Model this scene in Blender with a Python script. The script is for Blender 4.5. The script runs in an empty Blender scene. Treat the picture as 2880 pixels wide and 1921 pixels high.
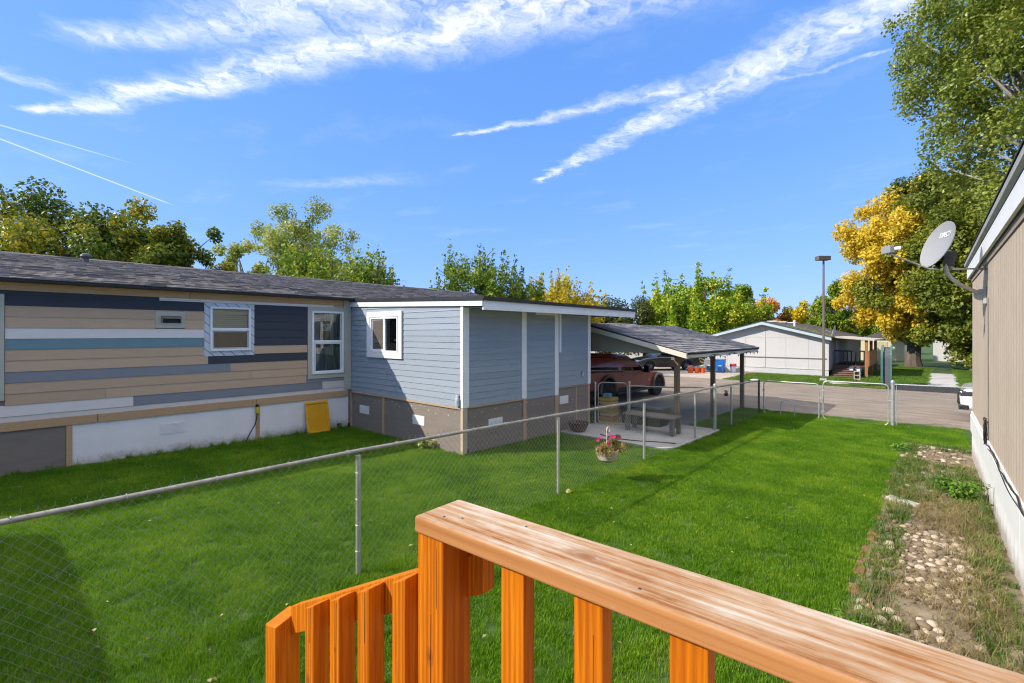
import bpy, math, random
import numpy as np
from mathutils import Vector, Matrix
R = math.radians
sc = bpy.context.scene
C = sc.collection
# ------------------------------------------------------------ camera
cam = bpy.data.cameras.new('camera'); camo = bpy.data.objects.new('camera', cam); C.objects.link(camo)
cam.sensor_width = 36; cam.lens = 36*1335/2880; cam.shift_y = -21.5/2880
cam.clip_start = .05; cam.clip_end = 3000
camo.location = (0, 0, 2.35); camo.rotation_euler = (R(90), 0, R(42.07))
sc.camera = camo
# ------------------------------------------------------------ light
SUN = Vector((-1, -1.28, 1.09)).normalized()
EL = math.asin(SUN.z); AZ = math.atan2(SUN.x, SUN.y)
sl = bpy.data.lights.new('sun', 'SUN'); sl.energy = 2.9; sl.angle = R(.53); sl.color = (1, .93, .82)
so = bpy.data.objects.new('sun', sl); C.objects.link(so); so.location = (-20, -25, 22)
so.rotation_euler = SUN.to_track_quat('Z', 'Y').to_euler()
sc.view_settings.view_transform = 'Standard'; sc.view_settings.look = 'None'
sc.view_settings.exposure = 1.0; sc.view_settings.gamma = 1
sc.cycles.use_denoising = True; sc.cycles.filter_width = 1.1
sc.cycles.use_adaptive_sampling = True; sc.cycles.adaptive_threshold = .03
sc.cycles.max_bounces = 6; sc.cycles.diffuse_bounces = 3; sc.cycles.glossy_bounces = 3; sc.cycles.transmission_bounces = 4; sc.cycles.transparent_max_bounces = 12
sc.cycles.sample_clamp_indirect = 6
# ------------------------------------------------------------ sky
wd = bpy.data.worlds.new('World'); sc.world = wd; wd.use_nodes = True
nt = wd.node_tree; nt.nodes.clear(); N = nt.nodes; L = nt.links
def wn(t, **k):
    n = N.new(t)
    for a, v in k.items(): setattr(n, a, v)
    return n
def wm(op, a, b=None, c=None, clamp=False):
    n = N.new('ShaderNodeMath'); n.operation = op; n.use_clamp = clamp
    for i, v in enumerate((a, b, c)):
        if v is None: continue
        if isinstance(v, (int, float)): n.inputs[i].default_value = v
        else: L.new(v, n.inputs[i])
    return n.outputs[0]
def wv(op, a, b=None, scale=None):
    n = N.new('ShaderNodeVectorMath'); n.operation = op
    for i, v in enumerate((a, b)):
        if v is None: continue
        if isinstance(v, (tuple, list)): n.inputs[i].default_value = v
        else: L.new(v, n.inputs[i])
    if scale is not None:
        if isinstance(scale, (int, float)): n.inputs['Scale'].default_value = scale
        else: L.new(scale, n.inputs['Scale'])
    return n.outputs['Value'] if op in ('DOT_PRODUCT', 'LENGTH') else n.outputs[0]
def wnoise(vec, s, d=4, r=.55, dist=0):
    n = N.new('ShaderNodeTexNoise'); n.noise_dimensions = '2D'; n.inputs['Scale'].default_value = s; n.inputs['Detail'].default_value = d
    n.inputs['Roughness'].default_value = r; n.inputs['Distortion'].default_value = dist
    L.new(vec, n.inputs['Vector']); return n
def wramp(x, a, b):
    n = N.new('ShaderNodeMapRange'); n.interpolation_type = 'SMOOTHSTEP'; L.new(x, n.inputs[0])
    for i, v in ((1, a), (2, b)):
        if isinstance(v, (int, float)): n.inputs[i].default_value = v
        else: L.new(v, n.inputs[i])
    return n.outputs[0]
sky = wn('ShaderNodeTexSky'); sky.sky_type = 'NISHITA'; sky.sun_disc = False
sky.sun_elevation = EL; sky.sun_rotation = AZ % (2*math.pi); sky.altitude = 800; sky.air_density = 1.0; sky.dust_density = .35; sky.ozone_density = 3.0
# the photograph's sky is an even, saturated blue: ease the gradient of the physical sky channel by channel
sepc = wn('ShaderNodeSeparateColor'); L.new(sky.outputs[0], sepc.inputs[0]); comb = wn('ShaderNodeCombineColor')
KS = .15*2**.9
for ci, (gm, kk) in enumerate(((.60, .36), (.42, .53), (.30, .98))):
    L.new(wm('MULTIPLY', wm('POWER', wm('MAXIMUM', wm('MULTIPLY', sepc.outputs[ci], KS), .001), gm), kk/KS), comb.inputs[ci])
hsv = comb
tc = wn('ShaderNodeTexCoord'); sx = wn('ShaderNodeSeparateXYZ'); L.new(tc.outputs['Generated'], sx.inputs[0])
zc = wm('MAXIMUM', sx.outputs[2], .04)
cb = wn('ShaderNodeCombineXYZ'); L.new(wm('DIVIDE', sx.outputs[0], zc), cb.inputs[0]); L.new(wm('DIVIDE', sx.outputs[1], zc), cb.inputs[1])
P = cb.outputs[0]                                  # point where the view ray meets a cloud sheet one unit up
n1 = wnoise(P, 1.7, 2).outputs[0]; n2 = wnoise(P, 7.5, 3, .65).outputs[0]
off = wn('ShaderNodeCombineXYZ'); s1 = wm('MULTIPLY_ADD', n1, .22, -.11); s2 = wm('MULTIPLY_ADD', n2, .16, -.08)
L.new(wm('ADD', s1, wm('MULTIPLY', s2, .7)), off.inputs[0]); L.new(wm('SUBTRACT', s2, wm('MULTIPLY', s1, .5)), off.inputs[1])
PW = wv('ADD', P, off.outputs[0])
fine = wnoise(PW, 21, 4, .7).outputs[0]
mid = wnoise(PW, 5.2, 3, .62).outputs[0]
tx = wm('ADD', wm('MULTIPLY', fine, .55), wm('MULTIPLY', mid, .55))
TX1 = wramp(tx, .24, .82); TX0 = wramp(tx, .20, .80)
def streak(p0, p1, bow, w0, w1, amp, tex=1, vec=None, soft=-.1, e0=.06, e1=.1):
    """one band from p0 to p1, bowed sideways, widening from w0 to w1"""
    a = Vector((*p0, 0)); b = Vector((*p1, 0)); d = b - a; ln = d.length; d.normalize()
    q = wv('SUBTRACT', vec or PW, tuple(a)); t = wv('DOT_PRODUCT', q, tuple(d/ln))
    lat = wv('DOT_PRODUCT', q, (-d.y, d.x, 0))
    if bow: lat = wm('SUBTRACT', lat, wm('MULTIPLY', wm('MULTIPLY', t, wm('SUBTRACT', 1, t)), 4*bow))
    w = wm('MAXIMUM', wm('MULTIPLY_ADD', t, w1 - w0, w0), .004)
    m = wramp(wm('ABSOLUTE', wm('DIVIDE', lat, w)), 1., soft)
    m = wm('MULTIPLY', m, wramp(t, 0, e0))
    m = wm('MULTIPLY', m, wramp(t, 1, 1 - e1))
    if tex: m = wm('MULTIPLY', m, TX1 if tex == 1 else TX0)
    return wm('MULTIPLY', m, amp)
cl = [
 streak((-3.08, .09), (-.3, 1.33), .07, .065, .34, 1.05, 1, e0=.04),
 streak((-2.0, .36), (-.3, 1.18), .02, .16, .40, .9, 1, e0=.2),
 streak((-2.30, .15), (-1.72, .50), 0, .08, .10, .7, 2, e0=.3, e1=.3),
 streak((-1.82, 1.55), (-.72, 1.91), .02, .022, .12, .8, 1),
 streak((-2.03, 2.445), (.4, 1.68), -.02, .045, .32, .95, 1, e0=.05),
 streak((-.72, 1.95), (-.10, 2.17), 0, .06, .02, .55, 1, e0=.2),
 streak((-3.31, -.05), (-3.55, .66), 0, .020, .014, .42, 0, P, e1=.5),
 streak((-3.49, -.05), (-4.45, 1.0), 0, .016, .018, .55, 0, P, e1=.12),
 streak((-2.55, -.25), (-2.68, .30), .02, .14, .07, .55, 2, e1=.4),
 streak((-1.70, -.2), (-1.95, .08), 0, .14, .08, .5, 2, e1=.4),
 streak((-3.5, 1.15), (-2.3, 1.98), 0, .12, .2, .26, 2, e0=.4, e1=.4),
]
tot = cl[0]
for c_ in cl[1:]: tot = wm('MAXIMUM', tot, c_)
# thin veil of cirrus over the rest of the sky
vn = wnoise(wv('MULTIPLY', PW, (1, 1.8, 1)), 1.3, 5, .6).outputs[0]
veil = wm('MULTIPLY', wramp(vn, .52, .82), .07)
# thicker cirrus added overhead, out of view, to fill the shadows
fill_cirrus = wm('MULTIPLY', wramp(wm('ADD', vn, wm('MULTIPLY', wramp(sx.outputs[2], .58, .85), .34)), .46, .66), wm('MULTIPLY', wramp(sx.outputs[2], .58, .78), .92))
tot = wm('MAXIMUM', tot, veil)
tot = wm('MULTIPLY', tot, wm('MULTIPLY', wramp(sx.outputs[2], .05, .2), .66))
tot = wm('MAXIMUM', tot, fill_cirrus)
mx = wn('ShaderNodeMix'); mx.data_type = 'RGBA'; L.new(tot, mx.inputs['Factor']); L.new(hsv.outputs[0], mx.inputs[6])
mx.inputs[7].default_value = (5.9, 5.6, 5.35, 1)
bg = wn('ShaderNodeBackground'); bg.inputs['Strength'].default_value = .15; L.new(mx.outputs[2], bg.inputs['Color'])
wo = wn('ShaderNodeOutputWorld'); L.new(bg.outputs[0], wo.inputs[0])

# ------------------------------------------------------------ helpers
rng = np.random.default_rng(7); random.seed(7)
def zg(Y): return .036 - .0125*(min(max(Y, -5), 16) - 2.4)
MATS = {}
def mat(name, col, rough=.6, var=.12, scale=4., stretch=(1, 1, 1), bump=0., bscale=60., metal=0., spec=.4, orand=0., attr=0., coat=0., trans=0., detail=5, col2=None, world=False, bstretch=None, dirt=None):
    if name in MATS: return MATS[name]
    m = bpy.data.materials.new(name); m.use_nodes = True; t = m.node_tree; n = t.nodes; l = t.links
    b = n['Principled BSDF']; b.inputs['Roughness'].default_value = rough; b.inputs['Metallic'].default_value = metal
    b.inputs['Specular IOR Level'].default_value = spec; b.inputs['Coat Weight'].default_value = coat; b.inputs['Coat Roughness'].default_value = .04
    if world:
        src = n.new('ShaderNodeNewGeometry').outputs['Position']
    else:
        src = n.new('ShaderNodeTexCoord').outputs['Object']
    mp = n.new('ShaderNodeMapping'); mp.inputs['Scale'].default_value = stretch; l.new(src, mp.inputs[0])
    fac = None
    def math_(op, a, b_):
        q = n.new('ShaderNodeMath'); q.operation = op
        for i, v in enumerate((a, b_)):
            if isinstance(v, (int, float)): q.inputs[i].default_value = v
            else: l.new(v, q.inputs[i])
        return q.outputs[0]
    nz = n.new('ShaderNodeTexNoise'); nz.inputs['Scale'].default_value = scale; nz.inputs['Detail'].default_value = detail; nz.inputs['Roughness'].default_value = .62
    l.new(mp.outputs[0], nz.inputs['Vector'])
    fac = nz.outputs[0]
    oi = None
    if orand:
        oi = n.new('ShaderNodeObjectInfo')
        fac = math_('ADD', math_('MULTIPLY', fac, 1 - orand), math_('MULTIPLY', oi.outputs['Random'], orand))
    if attr:
        at = n.new('ShaderNodeAttribute'); at.attribute_name = 'rnd'
        fac = math_('ADD', math_('MULTIPLY', fac, 1 - attr), math_('MULTIPLY', at.outputs['Fac'], attr))
    mr = n.new('ShaderNodeMapRange'); mr.inputs[1].default_value = .28; mr.inputs[2].default_value = .72; l.new(fac, mr.inputs[0])
    mixc = n.new('ShaderNodeMix'); mixc.data_type = 'RGBA'; l.new(mr.outputs[0], mixc.inputs['Factor'])
    c1 = tuple(max(0, c*(1 - var)) for c in col); c2 = col2 or tuple(min(1, c*(1 + var)) for c in col)
    mixc.inputs[6].default_value = (*c1, 1); mixc.inputs[7].default_value = (*c2, 1)
    colo = mixc.outputs[2]
    if dirt:          # soil splashed up from the ground, ragged upper edge
        gp = n.new('ShaderNodeNewGeometry'); sz = n.new('ShaderNodeSeparateXYZ'); l.new(gp.outputs['Position'], sz.inputs[0])
        dn = n.new('ShaderNodeTexNoise'); dn.inputs['Scale'].default_value = 5; dn.inputs['Detail'].default_value = 8; dn.inputs['Roughness'].default_value = .75; l.new(gp.outputs['Position'], dn.inputs['Vector'])
        hh = math_('ADD', sz.outputs[2], math_('MULTIPLY', dn.outputs[0], -dirt[1]*1.6))
        dm = n.new('ShaderNodeMapRange'); dm.inputs[1].default_value = dirt[0] - dirt[1]*.5; dm.inputs[2].default_value = dirt[0] - dirt[1]*1.1; dm.inputs[4].default_value = dirt[3]; l.new(hh, dm.inputs[0])
        mx2 = n.new('ShaderNodeMix'); mx2.data_type = 'RGBA'; l.new(dm.outputs[0], mx2.inputs['Factor']); l.new(colo, mx2.inputs[6]); mx2.inputs[7].default_value = (*dirt[2], 1); colo = mx2.outputs[2]
    l.new(colo, b.inputs['Base Color'])
    if bump:
        bz = n.new('ShaderNodeTexNoise'); bz.inputs['Scale'].default_value = bscale; bz.inputs['Detail'].default_value = 4
        if bstretch:
            mb = n.new('ShaderNodeMapping'); mb.inputs['Scale'].default_value = bstretch; l.new(src, mb.inputs[0]); l.new(mb.outputs[0], bz.inputs['Vector'])
        else: l.new(mp.outputs[0], bz.inputs['Vector'])
        bp = n.new('ShaderNodeBump'); bp.inputs['Strength'].default_value = bump; bp.inputs['Distance'].default_value = .01
        l.new(bz.outputs[0], bp.inputs['Height']); l.new(bp.outputs[0], b.inputs['Normal'])
    if trans:
        tl = n.new('ShaderNodeBsdfTranslucent'); l.new(mixc.outputs[2], tl.inputs[0])
        ms = n.new('ShaderNodeMixShader'); ms.inputs[0].default_value = trans
        l.new(b.outputs[0], ms.inputs[1]); l.new(tl.outputs[0], ms.inputs[2]); l.new(ms.outputs[0], n['Material Output'].inputs[0])
    MATS[name] = m; return m
ROOTM = {}
def tag(o, label=None, cat=None, group=None, kind=None):
    for k, v in (('label', label), ('category', cat), ('group', group), ('kind', kind)):
        if v: o[k] = v
    return o
def thing(name, label, cat, loc=(0, 0, 0), rz=0, group=None):
    o = bpy.data.objects.new(name, None); o.empty_display_size = .2; C.objects.link(o)
    o.location = loc; o.rotation_euler = (0, 0, rz)
    ROOTM[o.name] = Matrix.Translation(loc) @ Matrix.Rotation(rz, 4, 'Z')
    return tag(o, label, cat, group)
def rootm(o):
    while o.parent is not None and o.name not in ROOTM: o = o.parent
    return ROOTM.get(o.name, Matrix.Identity(4))
def link(name, me, m=None, parent=None):
    if m is not None and not me.materials: me.materials.append(m)
    o = bpy.data.objects.new(name, me); C.objects.link(o)
    if parent is not None: o.parent = parent
    return o
class MB:
    def __init__(s, loc=True): s.v = []; s.f = []; s.local = loc      # coordinates are the thing's own
    def add(s, vs, fs):
        o = len(s.v); s.v += [tuple(v) for v in vs]; s.f += [tuple(i + o for i in f) for f in fs]; return s
    def box(s, x0, x1, y0, y1, z0, z1):
        return s.add([(x0, y0, z0), (x1, y0, z0), (x1, y1, z0), (x0, y1, z0), (x0, y0, z1), (x1, y0, z1), (x1, y1, z1), (x0, y1, z1)],
                     [(0, 3, 2, 1), (4, 5, 6, 7), (0, 1, 5, 4), (1, 2, 6, 5), (2, 3, 7, 6), (3, 0, 4, 7)])
    def hexa(s, b, t):
        return s.add(list(b) + list(t), [(0, 3, 2, 1), (4, 5, 6, 7), (0, 1, 5, 4), (1, 2, 6, 5), (2, 3, 7, 6), (3, 0, 4, 7)])
    def prism(s, poly, axis, a0, a1):
        def P3(p, a):
            return {'x': (a, p[0], p[1]), 'y': (p[0], a, p[1]), 'z': (p[0], p[1], a)}[axis]
        n = len(poly); vs = [P3(p, a0) for p in poly] + [P3(p, a1) for p in poly]
        fs = [tuple(range(n))[::-1], tuple(range(n, 2*n))] + [(i, (i + 1) % n, n + (i + 1) % n, n + i) for i in range(n)]
        return s.add(vs, fs)
    def tube(s, pts, r, n=8, caps=True):
        pts = [Vector(p) for p in pts]; m = len(pts); rr = r if isinstance(r, (list, tuple)) else [r]*m
        vs = []; up = None
        for i, p in enumerate(pts):
            d = (pts[min(i + 1, m - 1)] - pts[max(i - 1, 0)]).normalized()
            if up is None: up = Vector((0, 0, 1)) if abs(d.z) < .9 else Vector((1, 0, 0))
            a = d.cross(up)
            if a.length < 1e-4: a = d.cross(Vector((0, 1, 0)))
            a.normalize(); b = a.cross(d).normalized(); up = b
            for k in range(n):
                t = 2*math.pi*k/n; vs.append(p + a*(math.cos(t)*rr[i]) + b*(math.sin(t)*rr[i]))
        fs = [(i*n + k, i*n + (k + 1) % n, (i + 1)*n + (k + 1) % n, (i + 1)*n + k) for i in range(m - 1) for k in range(n)]
        if caps: fs += [tuple(range(n))[::-1], tuple(range((m - 1)*n, m*n))]
        return s.add(vs, fs)
    def lathe(s, prof, c=(0, 0, 0), axis='z', n=20):
        vs = []; m = len(prof)
        for r, h in prof:
            for k in range(n):
                t = 2*math.pi*k/n; a, b = r*math.cos(t), r*math.sin(t)
                vs.append({'z': (c[0] + a, c[1] + b, c[2] + h), 'x': (c[0] + h, c[1] + a, c[2] + b), 'y': (c[0] + b, c[1] + h, c[2] + a)}[axis])
        fs = [(i*n + k, i*n + (k + 1) % n, (i + 1)*n + (k + 1) % n, (i + 1)*n + k) for i in range(m - 1) for k in range(n)]
        fs += [tuple(range(n))[::-1], tuple(range((m - 1)*n, m*n))]
        return s.add(vs, fs)
    def mesh(s, name, inv=None):
        me = bpy.data.meshes.new(name)
        vs = s.v if inv is None else [tuple(inv @ Vector(v)) for v in s.v]
        me.from_pydata(vs, [], s.f); me.update(); return me
    def build(s, name, m, parent=None, smooth=False, bevel=0., seg=2, world=True):
        inv = None
        if parent is not None and world:
            inv = rootm(parent).inverted()
        me = s.mesh(name, inv)
        import bmesh
        bm = bmesh.new(); bm.from_mesh(me); bmesh.ops.recalc_face_normals(bm, faces=bm.faces); bm.to_mesh(me); bm.free()
        if smooth:
            me.shade_smooth() if hasattr(me, 'shade_smooth') else None
            for p in me.polygons: p.use_smooth = True
            try: me.set_sharp_from_angle(angle=R(38))
            except Exception: pass
        o = link(name, me, m, parent)
        if bevel:
            md = o.modifiers.new('bevel', 'BEVEL'); md.width = bevel; md.segments = seg; md.limit_method = 'ANGLE'; md.angle_limit = R(40)
        return o
def npmesh(name, v, faces_idx, nside, rnd=None):
    """v (n,3); faces_idx (m,nside); optional per-vertex 'rnd'"""
    me = bpy.data.meshes.new(name); v = np.asarray(v, np.float32); f = np.asarray(faces_idx, np.int32)
    me.vertices.add(len(v)); me.vertices.foreach_set('co', v.ravel())
    me.loops.add(f.size); me.loops.foreach_set('vertex_index', f.ravel())
    me.polygons.add(len(f)); me.polygons.foreach_set('loop_start', np.arange(0, f.size, nside, dtype=np.int32))
    if rnd is not None:
        a = me.attributes.new('rnd', 'FLOAT', 'POINT'); a.data.foreach_set('value', np.asarray(rnd, np.float32))
    me.update(); me.validate(); return me
# ------------------------------------------------------------ ground, street, slabs
def struct(name, bm, m, parent=None, label=None):
    o = bm.build(name, m, parent)
    if parent is None: tag(o, label, None, None, 'structure')
    return o
m_soil = mat('lawn_soil', (.06, .11, .015), .95, .45, 3, world=True, bump=.5, bscale=90, col2=(.06, .12, .02))
g = MB(); ys = [-400, -5, 16, 500]
for a, b in zip(ys[:-1], ys[1:]):
    g.add([(-400, a, zg(a)), (400, a, zg(a)), (400, b, zg(b)), (-400, b, zg(b))], [(0, 1, 2, 3)])
struct('ground', g, m_soil, label='green lawn ground stretching away under everything')
m_asph = mat('asphalt', (.25, .20, .155), .9, .30, 1.4, world=True, bump=.35, bscale=160, stretch=(.6, 1.8, 1))
def sheet(x0, x1, y0, y1, dz, n=6):
    b = MB()
    ys_ = sorted(set([y0, y1] + [v for v in (-5, 16) if y0 < v < y1]))
    for a, c_ in zip(ys_[:-1], ys_[1:]):
        b.add([(x0, a, zg(a) + dz), (x1, a, zg(a) + dz), (x1, c_, zg(c_) + dz), (x0, c_, zg(c_) + dz)], [(0, 1, 2, 3)])
    return b
struct('street', sheet(-90, 90, 17.0, 26.9, .008), m_asph, label='grey asphalt street crossing behind the gates')
struct('street', sheet(-1.9, 14, 26.94, 30.6, .010), mat('shadow_strip', (.022, .021, .022), .85, .25, 2, world=True, bump=.3, bscale=150), label='dark strip painted as a shadow on the ground beside the green shelter')  # shadow band painted as a dark sheet; nothing in the scene casts it
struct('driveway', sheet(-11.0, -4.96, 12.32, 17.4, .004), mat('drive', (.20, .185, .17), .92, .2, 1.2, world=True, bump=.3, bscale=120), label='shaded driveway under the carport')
struct('driveway', sheet(-19, -8.9, 26.93, 37, .004), mat('drive_far', (.42, .36, .30), .92, .18, .8, world=True, bump=.3, bscale=100), label='pale concrete driveway across the street')
# patio slab with a rounded corner and a joint
m_conc = mat('concrete', (.46, .44, .42), .9, .14, 2.2, world=True, bump=.25, bscale=110)
def slab(poly, name, parent=None, lab=None, top=.045):
    zb = -.25
    b = MB(); n = len(poly)
    b.add([(x, y, zb) for x, y in poly] + [(x, y, zg(y) + top) for x, y in poly],
          [tuple(range(n, 2*n))] + [(i, (i + 1) % n, n + (i + 1) % n, n + i) for i in range(n)])
    o = b.build(name, m_conc, parent, bevel=.008)
    if lab: tag(o, lab, kind='structure')
    return o
arc = [(-4.44 + .34*math.sin(t), 9.33 + .34 - .34*math.cos(t)) for t in np.linspace(0, math.pi/2, 7)]
slab([(-6.87, 9.33), (-5.46, 9.33), (-5.46, 12.3), (-6.87, 12.3)], 'patio', None, 'shaded half of the concrete patio beside the blue addition')
slab([(-5.448, 9.33)] + arc + [(-4.1, 12.3), (-5.448, 12.3)], 'patio', None, 'sunlit corner half of the concrete patio by the fence')
# street curb strip and far sidewalk
struct('sidewalk', sheet(-.5, .7, 30.64, 40, .006), m_conc, label='pale walkway leading back between the far trees')
# ------------------------------------------------------------ grass (stuff)
def blades(n, h, w, rad, lean, seed, segs=2):
    r = np.random.default_rng(seed); a = r.uniform(0, 2*np.pi, n); q = rad*np.sqrt(r.uniform(0, 1, n))
    bx, by = q*np.cos(a), q*np.sin(a); hh = h*r.uniform(.55, 1.15, n); ww = w*r.uniform(.7, 1.2, n)
    d = r.uniform(0, 2*np.pi, n); ln = lean*r.uniform(.2, 1.3, n)*hh
    dx, dy = np.cos(d), np.sin(d); px, py = -dy, dx
    v = np.zeros((n, 5, 3))
    for i, (t, wf, lf) in enumerate(((0, 1, 0), (0, -1, 0), (.55, .8, .3), (.55, -.8, .3))):
        v[:, i, 0] = bx + px*ww*wf*.5 + dx*ln*lf; v[:, i, 1] = by + py*ww*wf*.5 + dy*ln*lf; v[:, i, 2] = hh*t
    v[:, 4, 0] = bx + dx*ln; v[:, 4, 1] = by + dy*ln; v[:, 4, 2] = hh*.96
    o = np.arange(n)[:, None]*5
    f = np.concatenate([o + np.array([0, 1, 3]), o + np.array([0, 3, 2]), o + np.array([2, 3, 4])])
    rn = np.repeat(r.uniform(0, 1, n), 5)
    return v.reshape(-1, 3), f, rn
def grass_mat(name, c1, c2, c3, tr=.3):
    m = bpy.data.materials.new(name); m.use_nodes = True; t = m.node_tree; n = t.nodes; l = t.links
    b = n['Principled BSDF']; b.inputs['Roughness'].default_value = .5; b.inputs['Specular IOR Level'].default_value = .25
    at = n.new('ShaderNodeAttribute'); at.attribute_name = 'rnd'
    ge = n.new('ShaderNodeNewGeometry'); nz = n.new('ShaderNodeTexNoise'); nz.inputs['Scale'].default_value = 1.1; nz.inputs['Detail'].default_value = 6; nz.inputs['Roughness'].default_value = .7
    l.new(ge.outputs['Position'], nz.inputs['Vector'])
    mm = n.new('ShaderNodeMath'); mm.operation = 'MULTIPLY_ADD'; l.new(at.outputs['Fac'], mm.inputs[0]); mm.inputs[1].default_value = .46
    m2 = n.new('ShaderNodeMapRange'); m2.inputs[1].default_value = .33; m2.inputs[2].default_value = .67; m2.inputs[4].default_value = .58; l.new(nz.outputs[0], m2.inputs[0]); l.new(m2.outputs[0], mm.inputs[2])
    cr = n.new('ShaderNodeValToRGB'); l.new(mm.outputs[0], cr.inputs[0])
    cr.color_ramp.elements[0].color = (*c1, 1); cr.color_ramp.elements[0].position = .1
    e = cr.color_ramp.elements.new(.6); e.color = (*c2, 1)
    cr.color_ramp.elements[-1].color = (*c3, 1); cr.color_ramp.elements[-1].position = .98
    l.new(cr.outputs[0], b.inputs['Base Color'])
    tl = n.new('ShaderNodeBsdfTranslucent'); l.new(cr.outputs[0], tl.inputs[0]); ms = n.new('ShaderNodeMixShader'); ms.inputs[0].default_value = tr
    l.new(b.outputs[0], ms.inputs[1]); l.new(tl.outputs[0], ms.inputs[2]); l.new(ms.outputs[0], n['Material Output'].inputs[0])
    return m
m_grass = grass_mat('grass_blade', (.052, .150, .004), (.145, .31, .007), (.32, .42, .03), .42)
m_dry = grass_mat('dry_grass', (.17, .125, .05), (.30, .235, .10), (.46, .38, .19), .3)
m_weedgrass = grass_mat('weed_grass', (.05, .11, .012), (.12, .20, .03), (.30, .30, .07), .3)
def scatter(name, quads, tuft, density, smin, smax, label, seed, m):
    """one object: tufts of blades scattered over the given patches of ground by geometry nodes"""
    me0 = npmesh(name + '_tuft', *[tuft[0], tuft[1], 3, tuft[2]]); me0.materials.append(m)
    to = bpy.data.objects.new(name + '_tuft', me0)
    b = MB()
    for x0, x1, y0, y1 in quads:
        ys_ = np.unique(np.concatenate([np.linspace(y0, y1, max(2, int((y1 - y0)/2) + 1)), [16] if y0 < 16 < y1 else []]))
        for a, c_ in zip(ys_[:-1], ys_[1:]):
            b.add([(x0, a, zg(a) + .003), (x1, a, zg(a) + .003), (x1, c_, zg(c_) + .003), (x0, c_, zg(c_) + .003)], [(0, 1, 2, 3)])
    o = b.build(name, m); tag(o, label, name.replace('_', ' ').split()[-1], None, 'stuff')
    ng = bpy.data.node_groups.new(name, 'GeometryNodeTree')
    ng.interface.new_socket('Geometry', in_out='INPUT', socket_type='NodeSocketGeometry')
    ng.interface.new_socket('Geometry', in_out='OUTPUT', socket_type='NodeSocketGeometry')
    n = ng.nodes; l = ng.links
    gi = n.new('NodeGroupInput'); go = n.new('NodeGroupOutput')
    dp = n.new('GeometryNodeDistributePointsOnFaces'); dp.inputs['Density'].default_value = density; dp.inputs['Seed'].default_value = seed
    oi = n.new('GeometryNodeObjectInfo'); oi.inputs['Object'].default_value = to; oi.inputs['As Instance'].default_value = True
    ip = n.new('GeometryNodeInstanceOnPoints')
    rr = n.new('FunctionNodeRandomValue'); rr.data_type = 'FLOAT_VECTOR'; rr.inputs[0].default_value = (-.06, -.06, 0); rr.inputs[1].default_value = (.06, .06, 6.28); rr.inputs['Seed'].default_value = seed
    rs = n.new('FunctionNodeRandomValue'); rs.data_type = 'FLOAT'; rs.inputs[2].default_value = smin; rs.inputs[3].default_value = smax; rs.inputs['Seed'].default_value = seed + 5
    l.new(gi.outputs[0], dp.inputs[0]); l.new(dp.outputs['Points'], ip.inputs['Points']); l.new(oi.outputs['Geometry'], ip.inputs['Instance'])
    l.new(rr.outputs[0], ip.inputs['Rotation']); l.new(rs.outputs[1], ip.inputs['Scale']); l.new(ip.outputs[0], go.inputs[0])
    o.modifiers.new('grass', 'NODES').node_group = ng
    return o
near = [(-11.08, -.62, -3.5, 6.16), (-6.86, -.62, 6.16, 9.31), (-4.06, -.62, 9.31, 16.95), (-4.94, -4.1, 12.35, 16.95), (-.62, .44, 13.95, 16.95), (-.62, .3, 1.2, 2.4)]
scatter('lawn_grass', near, blades(46, .045, .0042, .07, .55, 3), 330, .7, 1.25, 'short mown bright green grass of the yard between the two homes', 11, m_grass)
scatter('verge_grass', [(-8.8, -1.95, 26.93, 32.6), (-3, -1.95, 32.6, 46), (-1.95, -.52, 30.65, 46), (.72, 14, 30.65, 46)], blades(40, .07, .009, .16, .5, 4), 45, .8, 1.4, 'sunny grass strip across the street before the white home', 12,
        grass_mat('verge_blade', (.05, .12, .012), (.12, .23, .02), (.30, .32, .05), .3))
m_fringe = m_grass
def fringe(name, a, b, n, hmin, hmax, seed, label):
    """tall unmown blades left along a wall foot"""
    r = np.random.default_rng(seed); V = []; F = []; RN = []; o = 0
    for i in range(n):
        t = r.uniform(); x = a[0] + (b[0] - a[0])*t + r.uniform(.0, .05); y = a[1] + (b[1] - a[1])*t
        v, f, q = blades(9, r.uniform(hmin, hmax), .005, .03, .7, seed*99 + i)
        V.append(v + np.array([x, y, zg(y)])); F.append(f + o); RN.append(q); o += len(v)
    ob = link(name, npmesh(name, np.concatenate(V), np.concatenate(F), 3, np.concatenate(RN)), m_fringe); tag(ob, label, 'grass', None, 'stuff')
fringe('wall_grass', (-11.08, .2), (-11.08, 6.1), 170, .06, .17, 21, 'uncut grass tips along the white skirting of the long home')
fringe('wall_grass', (-11.0, 6.15), (-6.9, 6.15), 60, .05, .11, 22, 'uncut grass tips along the front foot of the blue addition')
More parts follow.
